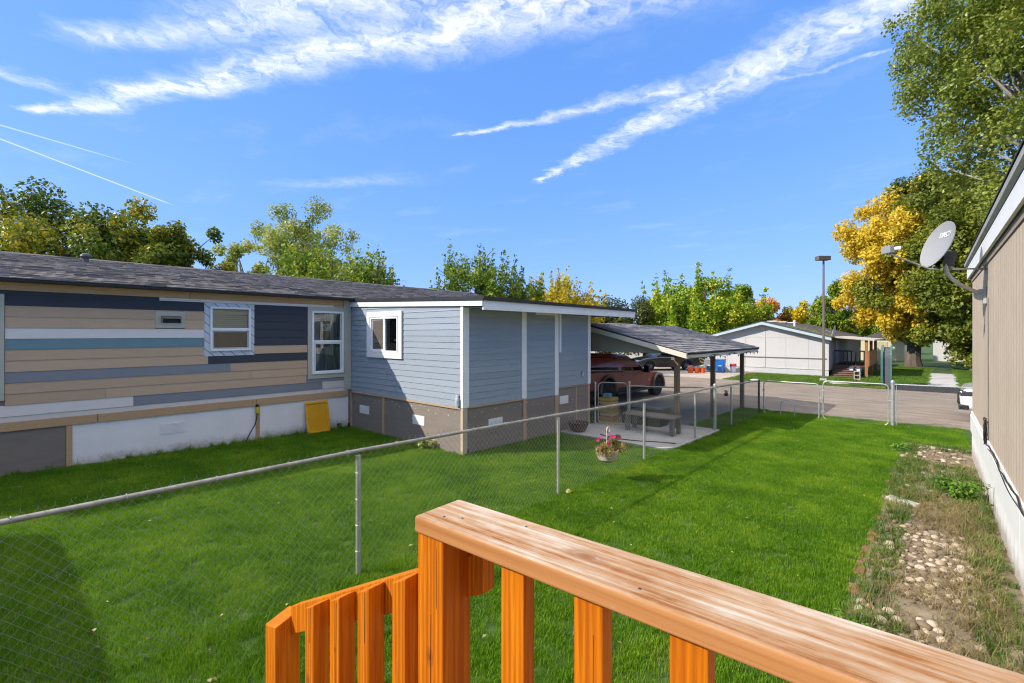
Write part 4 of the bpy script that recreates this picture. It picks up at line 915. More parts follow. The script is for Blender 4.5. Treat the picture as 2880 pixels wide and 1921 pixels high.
# double gates across the yard
def yard_gate(label, xa, xb, za, zb, zt, dog=False):
    t = thing('yard_gate', label, 'gate', ((xa + xb)/2, 16.3, zg(16.3)), 0, 'gates across the yard')
    gate_frame((xa, 16.3), (xb, 16.3), za, zt).build('gate_frame', m_galv, t, smooth=True)
    add_wire(t, (xa + .03, 16.31), (xb - .03, 16.31), za + .01, zb + .01, zt + .03, zt + .03)
    for z in (za + .2, zt - .3):
        MB().box(xa - .045, xa + .03, 16.28, 16.32, z, z + .035).build('hinge', m_galv, t)
    MB().tube([(xb - .0, 16.27, (za + zt)/2 + .12), (xb + .09, 16.27, (za + zt)/2 + .12), (xb + .09, 16.27, (za + zt)/2 + .02)], .01, 6).build('latch', m_galv, t)
    if dog:
        P_ = [(-3.63, 16.26, zg(16) - .02), (-3.63, 16.26, .22)] + [(-3.44 + .19*math.cos(a), 16.26, .22 + .12*math.sin(a)) for a in np.linspace(math.pi, 0, 7)] + [(-3.25, 16.26, zg(16) - .02)]
        MB().tube(P_, .012, 8).build('dog_door', m_galv, t, smooth=True)
    return t
yard_gate('left leaf of the double chain-link gates with a small arched pet door', -4.10, -2.63, zg(16) - .02, zg(16) - .02, .885, True)
yard_gate('right leaf of the double chain-link gates beside the domed steel post', -2.53, -1.04, zg(16) + .01, zg(16) + .01, .985)
f3 = thing('chain_link_fence', 'chain-link fence panel between the domed gate post and the tan home', 'fence', (-.95, 16.3, zg(16.3)))
post(f3, -.95, 16.3, 1.06, .042, m=m_galv); post(f3, 1.6, 16.4, 1.06, .03)
MB().tube([(-.93, 16.3, .995), (1.6, 16.4, 1.02)], .02, 10).build('top_rail', m_galv, f3, smooth=True)
add_wire(f3, (-.9, 16.3), (1.58, 16.4), zg(16), zg(16), 1.03, 1.055)
MB().tube([(-.87, 16.28, zg(16)), (-.87, 16.28, .98)], .008, 6).build('tension_bar', m_galv, f3)
# ------------------------------------------------------------ deck railing
def wood_mat(name, c1, c2, grain, knots=False, rough=.55, weather=None, axis='z'):
    m = bpy.data.materials.new(name); m.use_nodes = True; t = m.node_tree; n = t.nodes; l = t.links; b = n['Principled BSDF']; b.inputs['Roughness'].default_value = rough; b.inputs['Specular IOR Level'].default_value = .15
    tcn = n.new('ShaderNodeTexCoord'); oi = n.new('ShaderNodeObjectInfo')
    va = n.new('ShaderNodeVectorMath'); va.operation = 'MULTIPLY_ADD'; l.new(oi.outputs['Random'], va.inputs[0]); va.inputs[1].default_value = (7, 5, 9); l.new(tcn.outputs['Object'], va.inputs[2])
    mp = n.new('ShaderNodeMapping'); l.new(va.outputs[0], mp.inputs[0])
    mp.inputs['Scale'].default_value = {'z': (75, 75, 2.4), 'x': (1.4, 60, 60)}[axis]
    nz = n.new('ShaderNodeTexNoise'); nz.inputs['Scale'].default_value = 1.; nz.inputs['Detail'].default_value = 7; nz.inputs['Roughness'].default_value = .62; nz.inputs['Distortion'].default_value = .9; l.new(mp.outputs[0], nz.inputs['Vector'])
    wv_ = n.new('ShaderNodeTexWave'); wv_.wave_type = 'BANDS'; wv_.bands_direction = 'Y' if axis == 'x' else 'X'; wv_.inputs['Scale'].default_value = .3; wv_.inputs['Distortion'].default_value = 7; wv_.inputs['Detail'].default_value = 4; wv_.inputs['Detail Scale'].default_value = .6; l.new(mp.outputs[0], wv_.inputs['Vector'])
    ad = n.new('ShaderNodeMath'); ad.operation = 'MULTIPLY_ADD'; l.new(nz.outputs[0], ad.inputs[0]); ad.inputs[1].default_value = .65
    ml = n.new('ShaderNodeMath'); ml.operation = 'MULTIPLY'; l.new(wv_.outputs['Fac'], ml.inputs[0]); ml.inputs[1].default_value = .35 if weather else .12; l.new(ml.outputs[0], ad.inputs[2])
    cr = n.new('ShaderNodeValToRGB'); l.new(ad.outputs[0], cr.inputs[0]); e = cr.color_ramp.elements; e[0].position = .30; e[0].color = (*c1, 1); e[1].position = .62; e[1].color = (*c2, 1)
    colr = cr.outputs[0]; ge = n.new('ShaderNodeNewGeometry')
    if weather:
        # sun-bleached top face: worn wood shows through where the rain and feet reach
        sp = n.new('ShaderNodeSeparateXYZ'); l.new(ge.outputs['Normal'], sp.inputs[0])
        n2 = n.new('ShaderNodeTexNoise'); n2.inputs['Scale'].default_value = 1; n2.inputs['Detail'].default_value = 8; n2.inputs['Roughness'].default_value = .72
        m2 = n.new('ShaderNodeMapping'); m2.inputs['Scale'].default_value = (1.6, 48, 48); l.new(tcn.outputs['Object'], m2.inputs[0]); l.new(m2.outputs[0], n2.inputs['Vector'])
        lf = n.new('ShaderNodeTexNoise'); lf.inputs['Scale'].default_value = 1; lf.inputs['Detail'].default_value = 5; lf.inputs['Roughness'].default_value = .65
        ml2 = n.new('ShaderNodeMapping'); ml2.inputs['Scale'].default_value = (5, 14, 14); l.new(tcn.outputs['Object'], ml2.inputs[0]); l.new(ml2.outputs[0], lf.inputs['Vector'])
        lm = n.new('ShaderNodeMath'); lm.operation = 'MULTIPLY_ADD'; l.new(lf.outputs[0], lm.inputs[0]); lm.inputs[1].default_value = .75; lm.inputs[2].default_value = -.37
        ls_ = n.new('ShaderNodeMath'); ls_.operation = 'ADD'; l.new(n2.outputs[0], ls_.inputs[0]); l.new(lm.outputs[0], ls_.inputs[1])
        rp = n.new('ShaderNodeValToRGB'); l.new(ls_.outputs[0], rp.inputs[0]); e2 = rp.color_ramp.elements
        e2[0].position = .34; e2[0].color = (.27, .115, .042, 1); e2[1].position = .68; e2[1].color = (.54, .47, .40, 1); q = e2.new(.41); q.color = (.36, .195, .095, 1); q = e2.new(.53); q.color = (.42, .29, .19, 1)
        up = n.new('ShaderNodeMapRange'); up.inputs[1].default_value = .25; up.inputs[2].default_value = .8; l.new(sp.outputs[2], up.inputs[0])
        n3 = n.new('ShaderNodeTexNoise'); n3.inputs['Scale'].default_value = 16; n3.inputs['Detail'].default_value = 6; n3.inputs['Roughness'].default_value = .7; l.new(tcn.outputs['Object'], n3.inputs['Vector'])
        ch = n.new('ShaderNodeMapRange'); ch.inputs[1].default_value = .63; ch.inputs[2].default_value = .68; l.new(n3.outputs[0], ch.inputs[0])
        mxx = n.new('ShaderNodeMath'); mxx.operation = 'MAXIMUM'; l.new(up.outputs[0], mxx.inputs[0]); l.new(ch.outputs[0], mxx.inputs[1])
        mx_ = n.new('ShaderNodeMix'); mx_.data_type = 'RGBA'; l.new(mxx.outputs[0], mx_.inputs['Factor']); l.new(colr, mx_.inputs[6]); l.new(rp.outputs[0], mx_.inputs[7]); colr = mx_.outputs[2]
    if knots:
        # oval knots with rings, placed on the plank itself
        for kn in knots:
            kx, ky, s = kn[:3]; xz = len(kn) > 3
            mk = n.new('ShaderNodeMapping'); mk.vector_type = 'POINT'; mk.inputs['Location'].default_value = (-kx*1.7, 0, -ky) if xz else (-kx*1, -ky*2.0, 0); mk.inputs['Scale'].default_value = (1.7, 0, 1) if xz else (1, 2.0, 0); l.new(tcn.outputs['Object'], mk.inputs[0])
            n4 = n.new('ShaderNodeTexNoise'); n4.inputs['Scale'].default_value = 25; l.new(tcn.outputs['Object'], n4.inputs['Vector'])
            ln = n.new('ShaderNodeVectorMath'); ln.operation = 'LENGTH'; l.new(mk.outputs[0], ln.inputs[0])
            dd = n.new('ShaderNodeMath'); dd.operation = 'MULTIPLY_ADD'; l.new(n4.outputs[0], dd.inputs[0]); dd.inputs[1].default_value = s*.5; l.new(ln.outputs['Value'], dd.inputs[2])
            rk = n.new('ShaderNodeValToRGB'); mrk = n.new('ShaderNodeMapRange'); mrk.inputs[1].default_value = s*.25; mrk.inputs[2].default_value = s*2.4; l.new(dd.outputs[0], mrk.inputs[0]); l.new(mrk.outputs[0], rk.inputs[0])
            ek = rk.color_ramp.elements; ek[0].position = 0; ek[0].color = (1, 1, 1, 1); ek[1].position = .9; ek[1].color = (0, 0, 0, 1); q = ek.new(.3); q.color = (.75, .75, .75, 1); q = ek.new(.4); q.color = (.35, .35, .35, 1); q = ek.new(.5); q.color = (.55, .55, .55, 1)
            mk2 = n.new('ShaderNodeMix'); mk2.data_type = 'RGBA'; l.new(rk.outputs[0], mk2.inputs['Factor']); l.new(colr, mk2.inputs[6]); mk2.inputs[7].default_value = (.20, .055, .012, 1) if xz else (.24, .11, .045, 1); colr = mk2.outputs[2]
    l.new(colr, b.inputs['Base Color'])
    bp = n.new('ShaderNodeBump'); bp.inputs['Strength'].default_value = .5 if weather else .16; bp.inputs['Distance'].default_value = .003; l.new(ad.outputs[0], bp.inputs['Height']); l.new(bp.outputs[0], b.inputs['Normal'])
    return m
m_cedar = wood_mat('cedar_stain', (.37, .092, .004), (.70, .235, .006), 1, knots=[(.045, .70, .014, 'xz'), (-.555, .36, .013, 'xz'), (.29, .62, .008, 'xz'), (.64, .80, .010, 'xz'), (-.40, .52, .006, 'xz'), (.465, .45, .009, 'xz')])
m_cap = wood_mat('cedar_cap', (.33, .14, .04), (.46, .225, .085), 1, knots=[(.42, .075, .03), (.60, .03, .008)], weather=True, axis='x', rough=.75)
rail = thing('deck_railing', 'orange stained wooden deck railing with a weathered flat cap in the foreground', 'railing', (-.924, .679, .9), math.atan2(.0545, .9985))
RZ = -.9   # local z of world zero
def rb(name, x0, x1, y0, y1, z0, z1, m=m_cedar, bev=.004):
    return MB().box(x0, x1, y0, y1, z0 + RZ, z1 + RZ).build(name, m, rail, bevel=bev, seg=3, world=False)
cap = MB(); cap.box(0, 2.3, 0, .147, 1.8815 + RZ, 1.92 + RZ); cap = cap.build('cap_board', m_cap, rail, bevel=.005, seg=3, world=False)
rb('post', .002, .091, .008, .097, -.05, 1.881)
for x0 in (.262, .435, .611, .787, .963, 1.139, 1.315): rb('baluster', x0 - .004, x0 + .056, .012, .047, .78, 1.8805, bev=.003)
rb('rail', .092, 2.3, .048, .086, .92, 1.01)
# stair flight of the railing
b = MB(); sl_ = .5
b.hexa([(-.775, .085, 1.288 + RZ), (.145, .085, 1.748 + RZ), (.145, .123, 1.748 + RZ), (-.775, .123, 1.288 + RZ)], [(-.775, .085, 1.388 + RZ), (.145, .085, 1.848 + RZ), (.145, .123, 1.848 + RZ), (-.775, .123, 1.388 + RZ)])
b.build('stair_rail', m_cedar, rail, bevel=.003, world=False)
for x0, zt in ((-.575, 1.505), (-.429, 1.58), (-.284, 1.655), (-.128, 1.733)):
    b = MB(); x1 = x0 + .054
    b.hexa([(x0, .031, .5 + RZ), (x1, .031, .5 + RZ), (x1, .084, .5 + RZ), (x0, .084, .5 + RZ)], [(x0, .031, zt - .027 + RZ), (x1, .031, zt + RZ), (x1, .084, zt + RZ), (x0, .084, zt - .027 + RZ)]); b.build('baluster', m_cedar, rail, bevel=.003, world=False)
b = MB(); b.hexa([(-.852, .03, -.0 + RZ), (-.774, .03, -.0 + RZ), (-.774, .118, -.0 + RZ), (-.852, .118, -.0 + RZ)], [(-.852, .03, 1.322 + RZ), (-.774, .03, 1.338 + RZ), (-.774, .118, 1.365 + RZ), (-.852, .118, 1.35 + RZ)]); b.build('post', m_cedar, rail, bevel=.004, seg=3, world=False)
for x, y in ((.06, .04), (.10, .06), (.245, .115), (.55, .03)): MB().lathe([(.0028, 1.9202 + RZ), (.0025, 1.9208 + RZ), (.0005, 1.9208 + RZ)], (x, y, 0), n=8).build('screw', m_black, rail, world=False)
m_crk = mat('wood_check', (.05, .018, .006), .9)
for x, z0, z1, wd_ in ((.047, 1.50, 1.70, .0016), (.028, 1.05, 1.42, .001), (.068, 1.72, 1.86, .001), (.300, 1.2, 1.5, .001), (.470, 1.55, 1.82, .0012), (.655, 1.35, 1.6, .001)):
    yy = .0075 if x < .1 else .0115
    MB().hexa([(x - wd_, yy, z0 + RZ), (x + wd_*.2, yy, z0 + RZ), (x + wd_*.2, yy + .002, z0 + RZ), (x - wd_, yy + .002, z0 + RZ)], [(x + wd_*1.2, yy, z1 + RZ), (x + wd_*1.6, yy, z1 + RZ), (x + wd_*1.6, yy + .002, z1 + RZ), (x + wd_*1.2, yy + .002, z1 + RZ)]).build('wood_check', m_crk, rail, world=False)
for x, z0, z1 in ((-.395, 1.30, 1.56), (-.40, .95, 1.2), (-.545, 1.38, 1.49), (-.25, 1.5, 1.64)):
    MB().hexa([(x, .0305, z0 + RZ), (x + .002, .0305, z0 + RZ), (x + .002, .032, z0 + RZ), (x, .032, z0 + RZ)], [(x + .002, .0305, z1 + RZ), (x + .0045, .0305, z1 + RZ), (x + .0045, .032, z1 + RZ), (x + .002, .032, z1 + RZ)]).build('wood_check', m_crk, rail, world=False)
dk = thing('deck', 'stained wooden deck with steps that the camera stands on', 'deck', (-.4, -.4, 0))
for i in range(12): MB().box(-.9, .42, .64 - .145*i - .14, .64 - .145*i, .88, .918).build('deck_board', m_cedar, dk)
for x in (-.85, .3):
    for y in (-1.0, .5): MB().box(x, x + .09, y, y + .09, -.1, .88).build('leg', m_cedar, dk)
for i in range(4): MB().box(-1.18 - .25*i, -.92 - .25*i, -.35, .65, .70 - .2*i, .738 - .2*i).build('step', m_cedar, dk)
MB().prism([(-.92, .9), (-1.95, .08), (-1.95, .0), (-1.75, .0), (-.92, .62)], 'y', -.39, -.355).build('stringer', m_cedar, dk)
MB().prism([(-.92, .9), (-1.95, .08), (-1.95, .0), (-1.75, .0), (-.92, .62)], 'y', .655, .69).build('stringer', m_cedar, dk)
# ------------------------------------------------------------ tan home on the right
TR = math.atan(.0128)
tanh = thing('tan_home', 'tan panel-sided home with white fascia and white skirting at the right edge', 'house', (.473, 13.169, 0), TR)
# local frame: wall face x=0, runs along -y from y=0
m_tanw = mat('tan_panel', (.50, .405, .31), .8, .07, 1.5, bump=.5, bscale=3, bstretch=(1, 60, 1.2))
def tl(name, b, m, par=tanh, **k): return b.build(name, m, par, world=False, **k)
seams = [0, -1.22, -2.44, -3.66, -4.88, -6.1, -7.32, -8.54, -9.76, -12.2, -14.6]
for a, c_ in zip(seams[:-1], seams[1:]): tl('wall_panel', MB().box(0, .03, c_ + .002, a - .002, .80, 3.56), m_tanw)
tl('wall', MB().box(.031, 4.2, -14.6, -.01, .3, 3.6), m_tanw)
gr = MB()
for i in range(70):
    y = -.1 - i*.203
    if y < -14: break
    gr.box(-.002, -.0003, y - .005, y, .81, 3.45)
tl('panel_groove', gr, mat('tan_groove', (.33, .27, .21), .9, .05, 4))['kind'] = 'stuff'
m_skv = mat('vinyl_skirt', (.78, .77, .74), .5, .05, 3, bump=.05, bscale=8, dirt=(.14, .3, (.28, .21, .13), .6))
sk = MB(); n_ = 90; pts = []
for i in range(n_ + 1):
    y = .02 - i*.15; pts += [(-.005 - .010*(i % 2), y)]
tl('skirting', MB().add([(x, y, -.2) for x, y in pts] + [(x, y, .70) for x, y in pts], [(i, i + 1, n_ + 2 + i, n_ + 1 + i) for i in range(n_)]), m_skv)
tl('skirting', MB().box(-.004, 4.2, .0, .02, -.2, .72), m_skv)
for a, c_ in ((.03, -3.4), (-3.41, -6.9), (-6.91, -10.6), (-10.61, -14.6)): tl('skirting_rail', MB().hexa([(-.028, c_, .42), (-.028, a, .42), (0, a, .42), (0, c_, .42)], [(-.03, c_, .742), (-.03, a, .742), (0, a, .742), (0, c_, .742)]), m_skv, bevel=.003)
tl('belt_trim', MB().box(-.018, .0, -14.6, .01, .755, .815), m_skv, bevel=.004)
tl('fascia', MB().box(-.062, -.03, -14.6, .42, 3.47, 3.70), mat('fascia_white', (.74, .73, .71), .6, .05, 2), bevel=.004)
tl('soffit', MB().box(-.03, .0, -14.6, .40, 3.475, 3.5), mat('soffit_brown', (.16, .125, .09), .8, .1, 3))
tl('trim_board', MB().box(-.015, -.001, -14.6, .0, 3.38, 3.47), mat('soffit_tan', (.30, .24, .18), .8, .1, 3))
tl('gutter', MB().prism([(-.062, 3.705), (-.10, 3.73), (-.105, 3.79), (-.05, 3.79)], 'y', -14.6, .44), mat('gutter_grey', (.36, .35, .31), .6, .1, 3), bevel=.004)
tl('roof', MB().prism([(-.115, 3.795), (-.115, 3.815), (2.1, 4.45), (4.35, 3.815), (4.35, 3.795), (2.1, 4.42)], 'y', -14.6, .45), mat('roof_black', (.03, .028, .027), .9, .3, 8, bump=.3, bscale=60))
tl('gable', MB().prism([(0, 3.56), (4.2, 3.56), (2.1, 4.40)], 'y', -.03, -.005), m_tanw)
# cables down the wall
def cable(name, label, pts, r, m, cat='cable', jit=0): 
    b = MB(); b.tube(pts, r, 6); o = b.build(name, m, None, smooth=True); return tag(o, label, cat)
wl = lambda y: .56 - .0128*(y - 6.4)
m_cab = mat('cable_black', (.02, .018, .017), .6, .2, 20)
cable('dish_cable', 'thin dark cable running down the tan wall from the satellite dish', [(wl(9.6) - .012, 9.62 - .0*t + .01*math.sin(t*9), 2.86 - t) for t in np.linspace(0, 1.85, 16)], .0045, m_cab)
cp_ = []
for i in range(90):
    t = i/89*7*2*math.pi; k = 1 + .25*math.sin(i*.71); cp_.append((wl(9.7) - .035 + .016*math.sin(i*1.3), 9.72 + .055*k*math.cos(t) + .03*math.sin(i*.37), .94 + .16*k*math.sin(t)))
cable('cable_coil', 'tangled black cable coil tied to the tan wall above the skirting', cp_, .006, m_cab)
cable('ground_cable', 'black cable bundle lying along the white belt of the tan home', [(wl(y) - .032 + .006*math.sin(y*7), y, .80 + .022*math.sin(y*3.1) + .01*math.sin(y*11)) for y in np.linspace(9.7, 4.0, 40)], .008, m_cab)
cable('ground_cable', 'second thinner black cable drooping under the first along the tan home', [(wl(y) - .038, y, .77 + .03*math.sin(y*2.3 + 1)) for y in np.linspace(9.3, 4.4, 34)], .0045, m_cab)
# ------------------------------------------------------------ satellite dish
dish = thing('satellite_dish', 'grey satellite dish on a bent mast bolted to the tan home wall', 'satellite dish', (.511, 10.09, 2.92))
m_dg = mat('dish_grey', (.27, .27, .275), .5, .05, 6); m_mast = mat('mast_grey', (.42, .42, .40), .5, .1, 8)
Cd = Vector((.02, 9.585, 3.668)); nrm = Vector((-.79, -.47, .33)).normalized(); upv = Vector((0, 0, 1)); ax = (upv - nrm*upv.dot(nrm)).normalized(); ay = nrm.cross(ax).normalized()
def dpt(r_, t, h): return Cd + ax*(r_*1.1*math.cos(t)) + ay*(r_*math.sin(t)) + nrm*h
nr, nt_ = 9, 40; vs = []; fs = []; RD = .325
for side, off in ((1, 0), (-1, -.012)):
    for i in range(nr + 1):
        for k in range(nt_):
            q = i/nr; vs.append(tuple(dpt(RD*q, 2*math.pi*k/nt_, .075*q*q + off)))
    o = 0 if side == 1 else (nr + 1)*nt_
    fs += [(o + i*nt_ + k, o + i*nt_ + (k + 1) % nt_, o + (i + 1)*nt_ + (k + 1) % nt_, o + (i + 1)*nt_ + k) for i in range(nr) for k in range(nt_)]
o2 = (nr + 1)*nt_; fs += [(nr*nt_ + k, nr*nt_ + (k + 1) % nt_, o2 + nr*nt_ + (k + 1) % nt_, o2 + nr*nt_ + k) for k in range(nt_)]
dr = MB().add(vs, fs).build('reflector', m_dg, dish, smooth=True)
fc = bpy.data.curves.new('lettering', 'FONT'); fc.body = 'DIRECTV'; fc.size = .105; fc.extrude = .0012; fc.align_x = 'CENTER'; fc.shear = .2; fc.space_character = .95
fo = bpy.data.objects.new('tmp', fc); C.objects.link(fo); dg = bpy.context.evaluated_depsgraph_get(); me = bpy.data.meshes.new_from_object(fo.evaluated_get(dg)); bpy.data.objects.remove(fo)
rt = ay if ay.x > 0 else -ay
Mi = rootm(dish).inverted()
for v in me.vertices:
    px, py, pz = v.co; px *= .62; q = (px + .02)**2/RD**2 + ((py + .13)/1.1/RD)**2
    v.co = Mi @ (Cd + rt*(px + .02) + ax*(py + .13) + nrm*(.075*q + .0045 + pz))
me.name = 'lettering'; link('lettering', me, mat('letter_white', (.8, .8, .8), .5), dr)
MB().tube([(.09, 9.66, 3.60), (.06, 9.62, 3.345), (.075, 9.64, 3.26), (.118, 9.67, 3.185), (.2, 9.76, 3.10), (.46, 10.05, 2.94)], .028, 12).build('mast', m_mast, dish, smooth=True)
br = MB().box(-.06, .075, -.05, .05, -.06, .06); br.v = [tuple(Vector(v) + Vector((.10, 9.66, 3.52))) for v in br.v]; br.box(.03, .16, 9.60, 9.72, 3.36, 3.47); br.build('bracket', mat('bracket_dark', (.09, .085, .085), .5, .2, 8, metal=.5), dish, bevel=.006)
MB().box(.475, .512, 9.97, 10.13, 2.80, 3.06).lathe([(.085, -.03), (.085, .03)], (.455, 10.03, 2.94), 'y', 16).build('wall_plate', m_mast, dish, bevel=.006)
MB().tube([(.10, 9.66, 3.33), (.508, 10.2, 3.335)], .012, 8).tube([(.12, 9.62, 3.31), (.508, 9.98, 3.325)], .012, 8).build('brace', m_galv, dish, smooth=True)
arm = MB().tube([(-.02, 9.53, 3.31), (-.13, 9.446, 3.325), (-.56, 9.05, 3.545)], .013, 8).build('feed_arm', m_mast, dish, smooth=True)
hb = MB().box(-.035, .035, -.09, .09, -.05, .06); hb.v = [tuple(Matrix.Rotation(R(40), 3, 'Z') @ Vector(v) + Vector((-.585, 9.03, 3.60))) for v in hb.v]; hb.build('feed_horn', m_dg, arm, bevel=.008)
MB().lathe([(.018, -.05), (.03, 0), (.03, .06)], (-.50, 9.16, 3.63), 'x', 12).build('feed_horn', m_vinyl, arm, smooth=True)
# ------------------------------------------------------------ carport
car = thing('carport', 'open carport with a low gabled shingle roof on wooden posts behind the fence', 'carport', (-7.5, 14.5, -.1))
m_shing2 = mat('shingle_slate', (.18, .172, .178), .95, .15, 5, orand=.5, bump=.4, bscale=60, col2=(.25, .24, .24))
m_shing2a = mat('shingle_slate_joined', (.18, .172, .178), .95, .15, 5, attr=.5, bump=.4, bscale=60, col2=(.25, .24, .24), world=True)
shingle_roof(car, -4.55, -7.47, 1.885, 2.64, 11.42, 17.5, lambda q: True, .165, m_shing2, m_shing2a, m_deck, 9)
MB().prism([(-7.47, 2.64), (-10.4, 1.885), (-10.4, 1.835), (-7.47, 2.59)], 'y', 11.42, 17.5).build('roof', m_shing2a, car)
m_cfas = mat('carport_fascia', (.62, .585, .48), .7, .08, 3, bump=.1, bscale=12); m_gab = mat('gable_olive', (.34, .31, .23), .85, .08, 2)
MB().hexa([(-7.47, 11.40, 2.46), (-4.58, 11.40, 1.745), (-4.58, 11.435, 1.745), (-7.47, 11.435, 2.46)], [(-7.47, 11.40, 2.585), (-4.58, 11.40, 1.87), (-4.58, 11.435, 1.87), (-7.47, 11.435, 2.585)]).build('fascia', m_cfas, car, bevel=.003)
MB().hexa([(-10.4, 11.40, 1.745), (-7.47, 11.40, 2.46), (-7.47, 11.435, 2.46), (-10.4, 11.435, 1.745)], [(-10.4, 11.40, 1.87), (-7.47, 11.40, 2.585), (-7.47, 11.435, 2.585), (-10.4, 11.435, 1.87)]).build('fascia', m_cfas, car)
MB().box(-4.60, -4.575, 11.436, 17.5, 1.745, 1.868).build('fascia', m_cfas, car, bevel=.003)
MB().prism([(-9.0, 1.85), (-5.06, 1.85), (-7.47, 2.44)], 'y', 11.6, 11.63).build('gable_panel', m_gab, car)
MB().prism([(-9.0, 1.85), (-5.06, 1.85), (-7.47, 2.44)], 'y', 17.2, 17.23).build('gable_panel', m_gab, car)
m_cpost = mat('carport_post', (.20, .135, .085), .85, .25, 4, (5, 5, .7), bump=.3, bscale=12)
for y in (11.7, 14.25, 17.0): MB().box(-5.0, -4.885, y - .058, y + .058, -.3, 1.79).build('post', m_cpost, car, bevel=.006)
for y in (11.9, 14.25, 16.9): MB().box(-10.2, -10.09, y - .055, y + .055, -.3, 1.79).build('post', m_cpost, car, bevel=.006)
MB().box(-4.99, -4.90, 11.45, 17.4, 1.70, 1.76).build('beam', m_cpost, car); MB().box(-10.19, -10.1, 11.6, 17.4, 1.70, 1.85).build('beam', m_cpost, car)
for y in np.arange(12.3, 17.2, .8): MB().hexa([(-7.47, y, 2.44), (-4.65, y, 1.76), (-4.65, y + .04, 1.76), (-7.47, y + .04, 2.44)], [(-7.47, y, 2.55), (-4.65, y, 1.83), (-4.65, y + .04, 1.83), (-7.47, y + .04, 2.55)]).build('rafter', m_cpost, car)
# string lights along the carport eave
ls = thing('string_lights', 'dark string of small lights looped along the carport eave', 'string lights', (-4.56, 14.5, 1.7))
P_ = [(-4.56, y, 1.80 - .07*abs(math.sin((y - 11.5)*1.9)) - .02*math.sin(y*5)) for y in np.linspace(11.5, 17.5, 90)]
MB().tube(P_, .006, 5).build('wire', m_black, ls)
for i in range(3, 90, 6): x, y, z = P_[i]; MB().lathe([(.006, .0), (.013, -.02), (.016, -.045), (.004, -.06)], (x, y, z), n=8).build('bulb', mat('bulb_glass', (.05, .06, .05), .2), ls)
# ------------------------------------------------------------ vehicles
m_tyre = mat('tyre', (.012, .012, .012), .8, .2, 20); m_rim = mat('rim', (.35, .35, .36), .3, .1, 9, metal=.8); m_cglass = glass('car_glass', (.008, .009, .01), .75)
def wheel(parent, x, y, z, r, w, axis='x', rimm=m_rim):
    o = MB().lathe([(r*.62, -w/2), (r*.9, -w/2), (r, -w*.35), (r, w*.35), (r*.9, w/2), (r*.62, w/2)], (x, y, z), axis, 24).build('wheel', m_tyre, parent, smooth=True)
    b = MB().lathe([(r*.61, w*.30), (r*.57, w*.38), (r*.5, w*.2), (r*.16, w*.26), (r*.14, w*.42), (r*.02, w*.42)], (x, y, z), axis, 20)
    for k in range(6):
        t = k*math.pi/3; c_, s_ = math.cos(t), math.sin(t); q = []
        for a, d in ((.13, .06), (.56, .07), (.56, -.07), (.13, -.06)):
            q.append((r*(a*c_ - d*s_), r*(a*s_ + d*c_)))
        lo = [(x + w*.22, y + p[0], z + p[1]) if axis == 'x' else (x + p[0], y + w*.22, z + p[1]) for p in q]; hi = [(x + w*.4, y + p[0], z + p[1]) if axis == 'x' else (x + p[0], y + w*.4, z + p[1]) for p in q]
        b.hexa(lo, hi)
    b.build('rim', rimm, o, smooth=True); return o
def loft(sections):
    """sections: list of rings (same length) -> skin with caps"""
    b = MB(); n = len(sections[0]); vs = [p for s in sections for p in s]
    fs = [(i*n + k, i*n + (k + 1) % n, (i + 1)*n + (k + 1) % n, (i + 1)*n + k) for i in range(len(sections) - 1) for k in range(n)]
    fs += [tuple(range(n))[::-1], tuple(range((len(sections) - 1)*n, len(sections)*n))]
    return b.add(vs, fs)
m_maroon = mat('paint_maroon', (.30, .030, .020), .35, .08, 2, coat=.3, spec=.3); m_flare = mat('flare_tan', (.24, .18, .12), .5, .08, 4)
truck = thing('pickup_truck', 'dark maroon pickup truck with tan wheel flares and black cap under the carport', 'truck', (-9.5, 16, -.1))
X0, X1 = -8.5, -10.4; XM = (X0 + X1)/2
# lower body: side outline with wheel openings, right and left sides plus hood/bed tops
def arch(cy, cz, r, n=9): return [(cy + r*math.cos(t), cz + r*math.sin(t)) for t in np.linspace(math.pi, 0, n)]
out = [(12.55, .45), (13.78, .42)] + arch(14.36, .36, .50)[1:-1] + [(14.92, .40), (17.72, .28)] + arch(18.24, .24, .47)[1:-1] + [(18.74, .28), (18.86, .34), (18.84, .62), (18.70, .74), (18.2, .83), (17.4, .90), (16.6, .95), (15.3, 1.00), (13.2, 1.10), (12.55, 1.12)]
MB().prism(out, 'x', X1, X0).build('body', m_maroon, truck, bevel=.05, seg=3)
gh = [[(X0 - .06, 12.7, 1.10), (X0 - .06, 17.42, .90), (X1 + .06, 17.42, .90), (X1 + .06, 12.7, 1.10)],
      [(X0 - .10, 12.8, 1.45), (X0 - .11, 16.75, 1.25), (X1 + .11, 16.75, 1.25), (X1 + .10, 12.8, 1.45)],
      [(X0 - .24, 12.95, 1.68), (X0 - .24, 16.15, 1.54), (X1 + .24, 16.15, 1.54), (X1 + .24, 12.95, 1.68)],
      [(X0 - .42, 13.2, 1.715), (X0 - .42, 15.9, 1.60), (X1 + .42, 15.9, 1.60), (X1 + .42, 13.2, 1.715)]]
loft(gh).build('cab', m_maroon, truck, bevel=.04, seg=3, smooth=True)
def side_quad(q, name, m, par=truck, off=.006):
    def xs(y, z):
        t = (y - 12.7)/4.4; return X0 - np.interp(z, [1.10 - .19*t, 1.45 - .21*t, 1.68 - .17*t], [.06, .105, .24]) + off
    b = MB(); n = len(q); b.add([(xs(y, z), y, z) for y, z in q] + [(xs(y, z) - .02, y, z) for y, z in q], [tuple(range(n)), tuple(range(n, 2*n))[::-1]] + [(i, (i + 1) % n, n + (i + 1) % n, n + i) for i in range(n)]); return b.build(name, m, par)
